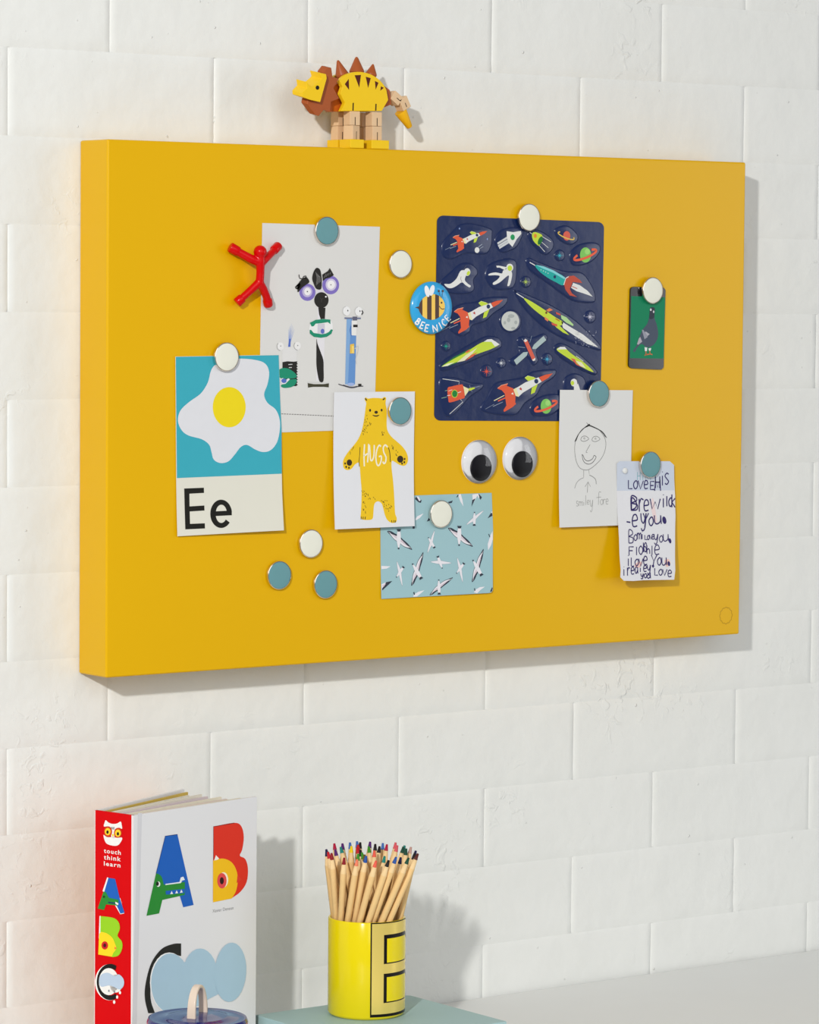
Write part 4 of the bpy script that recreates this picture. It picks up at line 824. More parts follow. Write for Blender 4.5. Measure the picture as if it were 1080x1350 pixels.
limbs = [([(577, 400, .016), (580, 480, .016), (580, 650, .015), (568, 830, .014)], [.0040, .0040, .0036, .0037]),
         ([(585, 500, .0155), (440, 440, .013), (250, 335, .0085), (150, 280, .0060)], [.0040, .0039, .0036, .0036]),
         ([(585, 510, .0155), (680, 420, .013), (770, 330, .009), (830, 262, .0065)], [.0038, .0034, .0032, .0032]),
         ([(568, 800, .014), (440, 920, .011), (330, 1020, .0085), (240, 1105, .0060)], [.0038, .0034, .0033, .0033]),
         ([(568, 810, .014), (630, 920, .0115), (675, 1030, .009), (700, 1130, .0065)], [.0038, .0036, .0035, .0035])]
for pts, rad in limbs: addm(tube_mesh([rp(*q) for q in pts], [r_*1.18 for r_ in rad]))
o = mesh_obj('body', V, F, RED, t, smooth=True)
rm = o.modifiers.new('remesh', 'REMESH'); rm.mode = 'VOXEL'; rm.voxel_size = 0.0006; rm.use_smooth_shade = True
sm = o.modifiers.new('smooth', 'SMOOTH'); sm.iterations = 6; sm.factor = 0.5
for a, b, r_ in (((235, 325, .0080), (98, 248, .0052), .0052), ((790, 305, .0078), (868, 225, .0050), .0048), ((300, 1050, .0078), (205, 1135, .0052), .0050), ((690, 1075, .0078), (706, 1175, .0050), .0049)):
    A_, B_ = rp(*a), rp(*b); d = (B_-A_).normalized(); L_ = (B_-A_).length
    lathe('magnet_cap', [(r_*0.75, 0), (r_*0.95, 0.0004), (r_, 0.0012), (r_*1.02, L_-0.001), (r_*0.9, L_), (0, L_)], RED, t, A_, d, 24)

# ------------------------------------------------------------------ magnets in place
for px, c, off, lb in (((431.7, 304.4), 'teal', .0006, 'teal round magnet holding the sheet of three figures'), ((299.5, 470.6), 'cream', .0016, 'cream round magnet on top of the fried egg card'),
                       ((529, 348.1), 'cream', .0002, 'cream round magnet alone on the board just above the bee badge'), ((698.5, 286.6), 'cream', .0018, 'cream round magnet at the top of the navy space sticker sheet'),
                       ((861.4, 383), 'cream', .0026, 'cream round magnet on top of the small pigeon picture'), ((790.3, 519.2), 'teal', .0030, 'teal round magnet holding the pencil face drawing'),
                       ((858.5, 612.7), 'teal', .0047, 'teal round magnet holding the purple handwritten note'), ((528.3, 542), 'teal', .0034, 'teal round magnet on the bear card beside its head'),
                       ((582.4, 677.8), 'cream', .0012, 'cream round magnet on the pale blue seagull card'), ((410.8, 716.8), 'cream', .0002, 'cream round magnet above two teal ones low on the board'),
                       ((369, 758.5), 'teal', .0002, 'teal round magnet, left of the low loose pair'), ((430, 770.5), 'teal', .0002, 'teal round magnet, right of the low loose pair')):
    magnet(px, c, off, lb)

# ------------------------------------------------------------------ wooden dinosaur on the board
Zd = zc(380, 70, 10.38); Ze = zc(465, 70, 10.38); Zf = zc(370, 60, 5.4)
DY = mat('toy_yellow_paint', (240, 198, 22), 0.38, vary=0.02); DBR = mat('toy_brown_paint', (164, 84, 42), 0.38, vary=0.03); DDK = mat('toy_dark_brown', (84, 30, 16), 0.5); DOR = mat('toy_orange_brown', (190, 92, 24), 0.4)
WOOD = mat('toy_beech_wood', (224, 190, 150), 0.55, vary=0.06, vscale=30); SLIT = mat('elastic_cord_dark', (60, 46, 34), 0.8)
dino = thing('wooden_dinosaur', 'jointed wooden dinosaur toy in yellow and brown on top of the board', 'toy', (0.30, -0.035, BHT))
TOPZ = BHT
FY = -0.0475                                    # front plane of the toy
def dp(z, *pts, Y=FY): return [on_y(p[0], p[1], Y) for p in z(*pts)]
bodyc = cr([(420, 250), (455, 216), (500, 195), (550, 187), (600, 192), (650, 208), (700, 240), (738, 283), (756, 320)], 3, closed=False)
prism('body_plate', dp(Zf, *(bodyc+[(768, 388), (722, 467), (432, 467), (460, 410), (427, 345), (443, 295)])), Vector((0, 0.006, 0)), DY, dino, 0.0006)
q = dp(Zf, *(bodyc+[(768, 388), (722, 467), (432, 467), (460, 410), (427, 345), (443, 295)]))
prism('body_plate', [p+Vector((0, 0.0200, 0)) for p in q], Vector((0, 0.006, 0)), DY, dino, 0.0006)
cen = sum(q, Vector())/len(q)
core = [cen+(p-cen)*0.985+Vector((0.003, 0.006, 0)) for p in dp(Zf, (430, 250), (550, 195), (690, 240), (790, 315), (800, 420), (740, 445), (722, 462), (445, 462), (470, 410), (440, 340))]
prism('body_core', core, Vector((0, 0.014, 0)), DBR, dino, 0.0005)
sF = Flat((0, FY, 0), (1, 0, 0), (0, 0, 1), (0, -1, 0))
art('painted_stripes', sF, [((84, 28, 14), 'px', Zf(*p), 1) for p in ([(457, 275), (485, 237), (488, 317)], [(527, 212), (572, 209), (560, 300)], [(606, 222), (642, 232), (623, 302)], [(671, 252), (697, 265), (677, 314)], [(714, 290), (735, 301), (710, 322)])], dino)
for p_ in [((66, 44, 14), 'px', Zf((513, 408), (522, 408), (520, 464), (511, 464)), 1), ((66, 44, 14), 'px', Zf((675, 415), (684, 415), (682, 464), (673, 464)), 1)]: art('cord_slot', sF, [p_], dino)
for bx, by, tx, ty, r_ in ((438, 212, 407, 104, .0070), (542, 190, 541, 80, .0080), (643, 212, 659, 132, .0062)):
    A_, B_ = dp(Zf, (bx, by), (tx, ty), Y=-0.034); L_ = (B_-A_).length
    lathe('back_spike', [(r_*.9, -0.001), (r_, 0.0008), (r_*.96, 0.002), (r_*.22, L_-0.0012), (0.0008, L_-0.0002), (0, L_)], DBR, dino, A_, B_-A_, 28)
# head, horns, frill, neck
prism('head', dp(Zd, (195, 548), (240, 500), (262, 478), (250, 390), (302, 455), (335, 462), (440, 372), (458, 350), (436, 272), (520, 288), (530, 345), (440, 672), (300, 640), (200, 602), Y=-0.0570), Vector((-0.0015, 0.0165, 0.0034)), DY, dino, 0.0004)
sH = Flat((0, -0.0570, 0), (1, 0, 0), (0, 0, 1), (0, -1, 0))
art('painted_eye', sH, [((30, 20, 14), 'px', Zd(*ell(400, 473, 25, 29)), 2)], dino)
prism('frill', dp(Zd, (490, 265), (545, 195), (592, 200), (610, 330), (698, 350), (622, 478), (702, 622), (585, 668), (575, 810), (490, 775), (420, 862), (378, 850), (265, 700), (275, 640), (440, 560), (500, 400), Y=-0.0500), Vector((-0.0030, 0.0075, 0.0020)), DBR, dino, 0.0005)
prism('neck', dp(Zd, (590, 480), (690, 400), (760, 420), (740, 560), (780, 720), (700, 800), (600, 800), Y=-0.0385), Vector((0, 0.012, 0)), DOR, dino, 0.0005)
# legs: two cubes over a foot, four times
def cube(name, p, sx, sy, sz, m, rz=0.0, par=None): return box(name, p, sx, sy, sz, m, par or dino, Matrix.Rotation(rz, 3, 'Z'), 0.0005)
zt = dp(Zf, (550, 467))[0].z; FH = 0.0092; LH = (zt-TOPZ-FH)/2
def leg(xpx, Y, rot, footw, footd, fx):
    x = on_y(xpx, 165, Y).x
    cube('foot', (x+fx, Y, TOPZ+FH/2+0.0001), footw, footd, FH, DY)
    for k in (0, 1):
        c = cube('leg_block', (x, Y+0.001, TOPZ+FH+LH*(k+0.5)), 0.0130, 0.0120, LH*0.985, WOOD, rot[k])
        R = Matrix.Rotation(rot[k], 3, 'Z'); pc = Vector((x, Y+0.001, TOPZ+FH+LH*(k+0.5)))
        V = [pc+R @ Vector((a, -0.00606, b)) for a, b in ((-0.0004, -LH*.48), (0.0006, -LH*.48), (0.0006, LH*.08), (-0.0004, LH*.08))]
        mesh_obj('cord_slot', V, [(0, 1, 2, 3)], SLIT, c)
leg(464.5, -0.0415, (0.35, 0.0), 0.0175, 0.0200, -0.0005)
leg(493.5, -0.0415, (0.08, 0.0), 0.0230, 0.0200, 0.001)
leg(448, -0.0180, (0.0, 0.1), 0.0170, 0.0190, -0.001)
leg(480, -0.0180, (0.2, 0.0), 0.0190, 0.0190, 0.0)
# tail
for (cx, cy, ang, sz) in ((560, 620, -35, .0108), (672, 690, -62, .0112)):
    p = dp(Ze, (cx, cy), Y=-0.036)[0]
    R = Matrix.Rotation(math.radians(-ang), 3, 'Y'); c = box('tail_block', p, sz*1.15, .0125, sz, WOOD, dino, R, .0005)
    V = [p+R @ Vector((a, -0.00632, b)) for a, b in ((-0.0005, -0.0004), (0.0045, -0.0004), (0.0045, 0.0005), (-0.0005, 0.0005))]
    mesh_obj('cord_slot', V, [(0, 1, 2, 3)], SLIT, c)
A_, B_ = dp(Ze, (655, 795), (782, 1015), Y=-0.036); L_ = (B_-A_).length
lathe('tail_tip', [(.0066, 0), (.0068, .0006), (.0034, L_-.001), (.0028, L_), (0, L_)], mat('toy_deep_yellow', (236, 178, 20), 0.38), dino, A_, B_-A_, 24)
# ------------------------------------------------------------------ alphabet book
BZT = -0.1229
Af, Bf, Sp = Vector((-0.0356, -0.1604, 0)), Vector((0.1390, -0.1200, 0)), Vector((-0.0482, -0.1093, 0)); Bb = Vector((0.1057, -0.0319, 0))
cdv = (Bf-Af).normalized(); cn = Vector((cdv.y, -cdv.x, 0)); sd = (Sp-Af).normalized(); sn = Vector((-sd.y, sd.x, 0))
if sn.x > 0: sn = -sn
book = thing('alphabet_book', 'thick white alphabet board book with a red spine standing half open', 'book', ((Af.x+Bf.x)/2, -0.10, DESK_Z))
BWM = mat('book_white_card', (226, 226, 228), 0.4, coat=0.2); BRED = mat('book_red', (212, 0, 8), 0.5, spec=0.08); BGOLD = mat('book_back_gold', (222, 178, 60), 0.45)
def slab(name, a, b, n_in, th, z0, z1, m, par, bv=0.0004):
    n_in = n_in.normalized(); P = [a, b, b+n_in*th, a+n_in*th]
    V = [Vector((p.x, p.y, z0)) for p in P]+[Vector((p.x, p.y, z1)) for p in P]
    o = mesh_obj(name, V, [(0, 1, 2, 3), (7, 6, 5, 4), (0, 4, 5, 1), (1, 5, 6, 2), (2, 6, 7, 3), (3, 7, 4, 0)], m, par)
    bm = bmesh.new(); bm.from_mesh(o.data); bmesh.ops.recalc_face_normals(bm, faces=bm.faces[:]); bm.to_mesh(o.data); bm.free()
    if bv: bevel(o, bv, 2)
    return o
ZB0 = DESK_Z+0.0002
slab('front_cover', Af, Bf, -cn, 0.0030, ZB0, BZT, BWM, book)
slab('spine', Af-sn*0.0001, Sp, -sn, 0.0030, ZB0, BZT, BRED, book)
bd = (Bb-Sp).normalized(); bn = Vector((-bd.y, bd.x, 0))
slab('back_cover', Sp, Bb, -bn, 0.0030, ZB0, BZT, BWM, book)
slab('warm_bounce_sheet', Sp+bd*0.003, Bb-bd*0.001, bn, 0.0003, ZB0+0.001, BZT-0.001, mat('bounce_orange', (236, 150, 40), 0.5), book, 0)  # unseen orange sheet added to warm the book's shadow on the wall
pcols = [((226, 220, 200), .163), ((224, 208, 200), .155), ((232, 226, 206), .160), ((214, 200, 204), .152), ((230, 224, 208), .157), ((226, 222, 208), .150), ((206, 176, 84), .165)]
for i, (c, L_) in enumerate(pcols):
    f = (i+0.8)/(len(pcols)+0.6); hinge = Af.lerp(Sp, f)-sn*0.0034
    ang = math.atan2(cdv.y, cdv.x)*(1-f)+math.atan2(bd.y, bd.x)*f
    d = Vector((math.cos(ang), math.sin(ang), 0))
    slab('page', hinge, hinge+d*L_, Vector((-d.y, d.x, 0)), 0.0024, ZB0, BZT-0.0012-0.0004*((i*3) % 4), mat('book_page_%d' % i, c, 0.6), book, 0)
sc_ = Flat(Af, cdv, (0, 0, 1), cn); ss = Flat(Sp, -sd, (0, 0, 1), sn)
Z = zc(100, 1030, 4.22)
BLUE = (20, 94, 186); GN = (36, 136, 48)
art('hinge_groove', sc_, [((212, 212, 216), 'px', Z((345, 178), (368, 176), (338, 1365), (312, 1365)), 1)], book)
art('letter_a_print', sc_, [(BLUE, 'px', Z((497, 305), (565, 296), (655, 688), (597, 701), (572, 620), (445, 575), (445, 512)), 2), ((16, 56, 120), 'st', Z((446, 512), (497, 305), (565, 296)), 3, 0.8),
    (GN, 'px', Z(*([(392, 748), (445, 512)]+cr([(445, 512), (462, 517), (478, 535), (488, 575)], 4, closed=False)+[(540, 570), (585, 562), (606, 560), (605, 632), (480, 660), (462, 735)])), 4), (BLUE, 'px', Z((498, 610), (603, 598), (604, 612), (600, 622), (500, 630)), 5), ((240, 240, 240), 'px', Z((523, 628), (531, 610), (539, 626)), 6), ((240, 240, 240), 'px', Z((551, 624), (559, 606), (567, 622)), 6), ((240, 240, 240), 'px', Z((577, 620), (585, 602), (593, 618)), 6),
    ((240, 240, 240), 'px', Z(*ell(457, 572, 11, 15)), 5), ((20, 30, 20), 'px', Z(*ell(452, 570, 8, 12)), 6), ((232, 236, 240), 'px', Z((497, 571), (575, 560), (582, 535), (596, 530), (605, 548), (590, 552), (583, 566), (497, 577)), 5)], book)
art('letter_b_print', sc_, [((222, 48, 28), 'px', Z(*([(765, 252)]+cr([(765, 252), (880, 231), (920, 250), (934, 310), (925, 380), (912, 414), (942, 432), (957, 485), (950, 560), (915, 615), (870, 648)], 4, closed=False)+[(762, 660)])), 2), ((120, 24, 14), 'st', Z((765, 436), (765, 252), (880, 232)), 3, 0.7),
    ((244, 190, 20), 'px', Z(*([(762, 673), (762, 442)]+cr([(775, 436), (820, 430), (865, 450), (892, 495), (900, 550), (890, 610), (866, 652)], 4, closed=False))), 4), ((246, 240, 230), 'px', Z((768, 440), (778, 411), (796, 430), (785, 437)), 5), ((222, 60, 40), 'px', Z((898, 520), (922, 546), (893, 566)), 5),
    ((250, 240, 214), 'px', Z(*ell(820, 548, 26, 42)), 5), ((226, 74, 74), 'px', Z(*ell(811, 553, 26, 43)), 6), ((40, 14, 14), 'px', Z(*ell(810, 553, 11, 20)), 7)], book)
art('letter_c_print', sc_, [((30, 30, 28), 'px', Z(*(cr([(585, 902), (540, 905), (480, 930), (430, 990), (402, 1060), (384, 1150), (385, 1220), (402, 1290)], 6, closed=False)+cr([(440, 1290), (417, 1220), (415, 1130), (430, 1060), (468, 1000), (520, 965), (585, 972)], 6, closed=False))), 3),
    ((240, 240, 240), 'px', Z(*ell(519, 1120, 108, 168)), 4), ((168, 198, 216), 'px', Z(*ell(525, 1122, 108, 165)), 5), ((168, 198, 216), 'px', Z(*ell(690, 1080, 96, 150)), 6), ((168, 198, 216), 'px', Z(*ell(858, 1062, 88, 165, rot=4)), 7), ((168, 198, 216), 'px', Z((520, 1040), (620, 1000), (860, 1020), (800, 1180), (740, 1210), (680, 1250), (520, 1280)), 4)], book)
art('author_name', sc_, [((150, 150, 150), 'mesh', place_text(sc_, text_shape('Xavier Deneux'), *Z((760, 731), (878, 712), (760, 713))), 2)], book)
Z = zc(110, 1060, 9.64); Z2 = zc(110, 1190, 8.4375); OW = (238, 236, 232)
sw = (Sp-Af).length; art('spine_border', ss, [((238, 214, 212), 'uv', [(0.0001, ZB0), (0.0009, ZB0), (0.0009, BZT-0.0004), (0.0001, BZT-0.0004)], 1)], book)
art('spine_border', ss, [((238, 214, 212), 'uv', [(sw-0.0012, ZB0), (sw-0.0003, ZB0), (sw-0.0003, BZT-0.0004), (sw-0.0012, BZT-0.0004)], 1)], book)
art('owl_emblem', ss, [(OW, 'px', Z(*cr([(285, 205), (320, 235), (370, 252), (430, 247), (475, 222), (488, 265), (492, 315), (450, 300), (375, 330), (320, 285), (262, 285), (270, 240)], 3)), 2), (OW, 'px', Z(*cr([(256, 392), (300, 420), (375, 420), (430, 428), (494, 428), (475, 485), (430, 528), (350, 524), (285, 490)], 3)), 2), (OW, 'px', Z((350, 290), (400, 290), (395, 430), (355, 425)), 2),
    ((206, 56, 14), 'px', Z(*ell(315, 350, 52, 68)), 3), ((206, 56, 14), 'px', Z(*ell(440, 366, 50, 64)), 3), ((246, 206, 40), 'px', Z(*ell(312, 350, 37, 46)), 4), ((246, 206, 40), 'px', Z(*ell(441, 370, 37, 46)), 4), ((246, 206, 40), 'px', Z((360, 380), (395, 385), (378, 425)), 4), ((14, 10, 8), 'px', Z(*ell(310, 356, 15, 22)), 5), ((14, 10, 8), 'px', Z(*ell(442, 378, 15, 22)), 5)], book)
it = []
for body, a, b, c in (('touch', (262, 620), (476, 648), (262, 562)), ('think', (262, 703), (476, 730), (262, 645)), ('learn', (262, 782), (472, 808), (262, 726))):
    it.append((OW, 'mesh', place_text(ss, text_shape(body, bold=0.018, spacing=1.2), *Z(a, b, c)), 2))
art('spine_lettering', ss, it, book)
art('spine_letter_a', ss, [(OW, 'px', Z((245, 1105), (303, 932), (322, 936), (330, 1180), (455, 1190), (470, 1195), (520, 1390), (470, 1400), (405, 1290), (420, 1280)), 2), (BLUE, 'px', Z((320, 938), (405, 950), (462, 1190), (525, 1382), (472, 1392), (430, 1300), (330, 1192), (268, 1112)), 3), (GN, 'px', Z((258, 1112), (290, 1118), (325, 1190), (450, 1215), (446, 1290), (290, 1275), (265, 1345), (185, 1328)), 4), ((16, 56, 90), 'px', Z((318, 1240), (440, 1258), (440, 1275), (318, 1258)), 5), (OW, 'px', Z((410, 1240), (450, 1262), (446, 1285), (412, 1268)), 6), ((20, 60, 20), 'px', Z(*ell(265, 1178, 14, 16)), 5)], book)
art('spine_letter_b', ss, [(OW, 'px', Z2((180, 148), (195, 148), (195, 400), (172, 400)), 2), ((150, 206, 28), 'px', Z2(*([(192, 150)]+cr([(192, 150), (330, 168), (392, 215), (407, 290), (382, 368), (428, 430), (434, 505), (395, 585), (330, 604)], 4, closed=False)+[(190, 580)])), 3), ((250, 214, 30), 'px', Z2(*([(168, 576), (178, 345)]+cr([(200, 325), (260, 340), (320, 385), (352, 450), (368, 510), (335, 560), (320, 600)], 4, closed=False))), 4), ((206, 30, 34), 'px', Z2(*ell(241, 475, 37, 46)), 5), ((70, 8, 12), 'px', Z2(*ell(241, 475, 16, 22)), 6), ((230, 120, 50), 'px', Z2((348, 490), (378, 505), (352, 520)), 5)], book)
ro, ri = ell(300, 882, 150, 202, n=30, a0=-62, a1=-300), ell(300, 882, 112, 150, n=30, a0=-58, a1=-302)
art('spine_letter_c', ss, [(OW, 'px', Z2(*(ell(296, 884, 166, 202, n=30, a0=-100, a1=-280)+ri[::-1])), 2), ((14, 12, 12), 'px', Z2(*(ro+ri[::-1])), 3), (OW, 'px', Z2(*ell(285, 878, 110, 150)), 4), (OW, 'px', Z2(*ell(365, 900, 70, 100)), 4), ((184, 202, 222), 'px', Z2(*cr([(180, 850), (210, 795), (280, 780), (350, 815), (400, 798), (450, 850), (452, 920), (410, 965), (350, 940), (290, 920), (210, 935), (182, 905)], 4)), 6),
    (OW, 'px', Z2(*ell(410, 1000, 12, 18)), 4), (OW, 'px', Z2(*ell(378, 1050, 12, 18)), 4), (OW, 'px', Z2(*ell(345, 1105, 13, 20)), 4), ((120, 130, 140), 'px', Z2(*ell(288, 980, 8, 13)), 7), ((120, 130, 140), 'px', Z2(*ell(348, 990, 8, 13)), 7)], book)

# ------------------------------------------------------------------ teal box under the mug
TBX = mat('pale_teal_card', (166, 196, 198), 0.5, vary=0.02, vscale=12)
BT_Z = -0.3506
sb = thing('storage_box', 'low pale teal box on the desk under the yellow pencil mug', 'box', (0.24, -0.19, DESK_Z))
P = [Vector(p) for p in ((0.1475, -0.1065, 0), (0.330, -0.1065, 0), (0.3400, -0.1165, 0), (0.3400, -0.2790, 0), (0.1475, -0.2790, 0))]
cen = Vector((0.244, -0.193, 0))
prism('box_body', [Vector((p.x, p.y, DESK_Z+0.0001)) for p in [cen+(p-cen)*0.985 for p in P]], Vector((0, 0, 0.030)), TBX, sb, 0.0006)
prism('box_lid', [Vector((p.x, p.y, BT_Z-0.018)) for p in P], Vector((0, 0, 0.018)), TBX, sb, 0.0010)

# ------------------------------------------------------------------ yellow mug
MC = Vector((0.2457, -0.1650, BT_Z+0.0001)); RM = 0.0398; MH = 0.1008
MYEL = mat('mug_yellow_glaze', (236, 214, 8), 0.16, coat=0.8, coat_rough=0.04)
mug = thing('pencil_mug', 'glossy yellow mug with a gold letter B, holding colouring pencils', 'mug', MC)
lathe('mug_body', [(0, 0.0008), (RM-0.006, 0.0008), (RM-0.004, 0), (RM-0.0015, 0.0012), (RM, 0.0035), (RM, MH-0.0012), (RM-0.0006, MH-0.0002), (RM-0.0016, MH), (RM-0.0027, MH-0.0004), (RM-0.0032, MH-0.002), (RM-0.0032, 0.006), (RM-0.005, 0.0045), (0, 0.0045)], MYEL, mug, MC, n=80)
st_ = Tube((MC.x, MC.y, 0), RM, ((1, 0), 0.0016))
Z = zc(480, 1200, 9.0)
GOLD = mat('gold_foil', (244, 218, 118), 0.2, metal=0.42); BLK = mat('black_glaze', (18, 14, 12), 0.25)
u0, vt = st_.uv(Z((112, 165))[0]); ub, vb = st_.uv(Z((70, 1240))[0]); u0 = (u0+ub)/2
HB_ = vt-vb; WB_ = 0.068
def bletter(du0, dv0, dv1, w_): # outer outline of a B, bowls to the right
    y0, y1 = vb+dv0, vt-dv1; ym = (y0+y1)/2; x0 = u0+du0
    pts = [(x0, y0), (x0+w_*0.72, y0)]
    pts += [(x0+w_*0.72+w_*0.28*math.sin(a), y0+(ym-y0)/2-(ym-y0)/2*math.cos(a)) for a in [math.pi*i/10 for i in range(1, 10)]]
    pts += [(x0+w_*0.70, ym)]
    pts += [(x0+w_*0.70+w_*0.26*math.sin(a), ym+(y1-ym)/2-(y1-ym)/2*math.cos(a)) for a in [math.pi*i/10 for i in range(1, 10)]]
    return pts+[(x0+w_*0.70, y1), (x0, y1)]
def counter(x0, x1, y0, y1):
    r_ = min(0.006, (y1-y0)/2); return [(x0, y0), (x1-r_, y0), (x1, y0+r_), (x1, y1-r_), (x1-r_, y1), (x0, y1)]
def pv(y): return st_.uv(Z((230, y))[0])[1]
def pu(x, y): return st_.uv(Z((x, y))[0])[0]
xa = u0+0.0158; xb = u0+0.040
art('letter_b_outline', st_, [(BLK, 'uv', bletter(-0.0014, -0.0030, -0.0012, WB_+0.0035), 1)], mug)
art('letter_b_gold', st_, [(GOLD, 'uv', bletter(0, 0, 0, WB_), 2)], mug)
x1, x2 = pu(236, 450), pu(272, 450); xe = pu(486, 450)+0.004
c1t, c1b = pv(295), pv(640); c2t, c2b = pv(755), pv(1102)
art('letter_b_counters', st_, [(BLK, 'uv', counter(x1, xe, c1b, c1t), 3), (MYEL, 'uv', counter(x2, xe-0.0008, c1b+0.0012, c1t-0.0040), 4), (BLK, 'uv', counter(x1, xe+0.001, c2b, c2t), 3), (MYEL, 'uv', counter(x2, xe+0.0002, c2b+0.0012, c2t-0.0038), 4)], mug)

# ------------------------------------------------------------------ colouring pencils
PWOOD = mat('pencil_cedar', (238, 200, 140), 0.55, vary=0.10, vscale=55); PTIP = mat('pencil_sharpened_wood', (240, 208, 156), 0.6, vary=0.06, vscale=80)
LEAD = {'red': (190, 30, 40), 'dark red': (140, 22, 34), 'navy': (26, 28, 70), 'purple': (84, 34, 110), 'teal': (30, 130, 120), 'crimson': (176, 26, 62), 'green': (60, 140, 36), 'blue': (40, 84, 160), 'yellow': (240, 206, 20), 'black': (28, 24, 26), 'olive': (96, 84, 30), 'coral': (232, 96, 76), 'pink': (214, 90, 100), 'dark green': (24, 74, 56), 'brown': (92, 40, 34), 'grey': (190, 150, 140), 'salmon': (236, 128, 96), 'pale blue': (70, 110, 180)}
ZP = zc(410, 1100, 6.75)
vr = Vector((math.cos(YAW), -math.sin(YAW), 0)); vc = Vector((-math.sin(YAW), -math.cos(YAW), 0))
Z_RIM = BT_Z+MH; Z_IN = BT_Z+0.0046; RIN = RM-0.0032-0.0036
front = [('red', 108, 160, 176), ('navy', 170, 150, 214), ('dark red', 225, 165, 255), ('dark red', 318, 205, 285), ('salmon', 427, 222, 340), ('blue', 485, 198, 396), ('coral', 573, 235, 440), ('black', 692, 235, 515), ('blue', 778, 208, 592), ('dark green', 880, 212, 672), ('brown', 948, 172, 752)]
back = [('purple', 140, 130), ('teal', 220, 105), ('crimson', 250, 72), ('green', 265, 92), ('red', 310, 108), ('purple', 277, 140), ('green', 350, 155), ('purple', 340, 66), ('red', 365, 84), ('pale blue', 390, 72), ('yellow', 395, 105), ('green', 430, 168), ('pale blue', 445, 68), ('black', 460, 138), ('black', 482, 68), ('green', 508, 106), ('olive', 527, 172), ('purple', 538, 66), ('coral', 570, 150), ('black', 568, 82), ('pale blue', 592, 80), ('teal', 637, 200), ('black', 630, 112), ('crimson', 655, 86), ('pink', 680, 68), ('pink', 760, 84), ('dark green', 757, 122), ('navy', 805, 208), ('teal', 838, 102), ('dark green', 852, 104), ('grey', 878, 118), ('black', 865, 165), ('navy', 918, 135)]
RP = 0.0034
def pencil_meshes(L_):
    n = 8; V, F = [], []
    prof = [(RP, 0.0), (RP, L_-0.0165)]
    for r_, z in prof:
        for k in range(n): V.append((r_*math.cos(2*math.pi*k/n), r_*math.sin(2*math.pi*k/n), z))
    F = [(k, (k+1) % n, n+(k+1) % n, n+k) for k in range(n)]+[tuple(reversed(range(n)))]
    m1 = bpy.data.meshes.new('shaft'); m1.from_pydata(V, [], F); m1.materials.append(PWOOD)
    m1.polygons.foreach_set('use_smooth', [True]*n+[False])
    def cone(r0, z0, r1, z1):
        V = [(r_*math.cos(2*math.pi*k/10), r_*math.sin(2*math.pi*k/10), z) for r_, z in ((r0, z0), (r1, z1)) for k in range(10)]
        F = [(k, (k+1) % 10, 10+(k+1) % 10, 10+k) for k in range(10)]+[tuple(range(10, 20))]
        return V, F
    V, F = cone(RP*0.97, L_-0.0166, 0.00205, L_-0.0066); m2 = bpy.data.meshes.new('sharpened_end'); m2.from_pydata(V, [], F); m2.materials.append(PTIP); m2.polygons.foreach_set('use_smooth', [True]*10+[False])
    V, F = cone(0.00212, L_-0.0067, 0.0011, L_); m3 = bpy.data.meshes.new('coloured_lead'); m3.from_pydata(V, [], F); m3.polygons.foreach_set('use_smooth', [True]*10+[False])
    return m1, m2, m3
def pencil(col, tip, rim, label):
    d = (rim-tip).normalized(); tt = (Z_IN+0.0012-tip.z)/d.z; k = 0.0
    while k < tt:                                # run down to the mug's floor or until the foot leans on its far wall
        p = tip+d*k
        if p.z < Z_RIM-0.02 and math.hypot(p.x-MC.x, p.y-MC.y) > RIN: break
        k += 0.0015
    PENCILS.append([col, tip.copy(), tip+d*min(k, tt), label])
def closest(p1, q1, p2, q2):
    """closest parameters of two segments"""
    d1, d2, r = q1-p1, q2-p2, p1-p2; a, e, f = d1.dot(d1), d2.dot(d2), d2.dot(r); c, b = d1.dot(r), d1.dot(d2)
    den = a*e-b*b; s_ = min(1, max(0, (b*f-c*e)/den)) if den > 1e-14 else 0.5
    t_ = (b*s_+f)/e
    if t_ < 0: t_ = 0; s_ = min(1, max(0, -c/a))
    elif t_ > 1: t_ = 1; s_ = min(1, max(0, (b-c)/a))
    return s_, t_
def settle():
    """nudge the pencils apart so that no two share the same space and none cuts the mug"""
    for _ in range(110):
        for i in range(len(PENCILS)):
            A = PENCILS[i]
            for j in range(i):
                B = PENCILS[j]; sa, sb_ = closest(A[2], A[1], B[2], B[1]); v = (A[2].lerp(A[1], sa)-B[2].lerp(B[1], sb_)); v.z = 0; dd = v.length
                if dd < 2*RP+0.0003:
                    v = v*((2*RP+0.0003-dd)*0.5/dd) if dd > 1e-6 else Vector((0.0005, 0.0003, 0))
                    A[2] += v*(1-sa*0.6); A[1] += v*sa*0.6; B[2] -= v*(1-sb_*0.6); B[1] -= v*sb_*0.6
            for _k in (0, 1):
                k = (Z_RIM-A[2].z)/(A[1].z-A[2].z); q = A[2].lerp(A[1], k); o_ = Vector((q.x-MC.x, q.y-MC.y, 0))
                if o_.length > RIN: w_ = o_*(1-RIN/o_.length); A[2] -= w_*1.25; A[1] -= w_*0.40
                o_ = Vector((A[2].x-MC.x, A[2].y-MC.y, 0))
                if o_.length > RIN: A[2] -= o_*(1-RIN/o_.length)
PENCILS = []
def make_pencil(col, tip, base, label):
    d = tip-base; L_ = d.length
    m1, m2, m3 = pencil_meshes(L_)
    o = thing('pencil', label, 'pencil', base, 'colouring pencils in the yellow mug'); o.rotation_euler = d.to_track_quat('Z', 'Y').to_euler()
    m3.materials.append(mat('lead_'+col.replace(' ', '_'), LEAD[col], 0.5))
    link('shaft', m1, o); link('sharpened_end', m2, o); link('coloured_lead', m3, o)
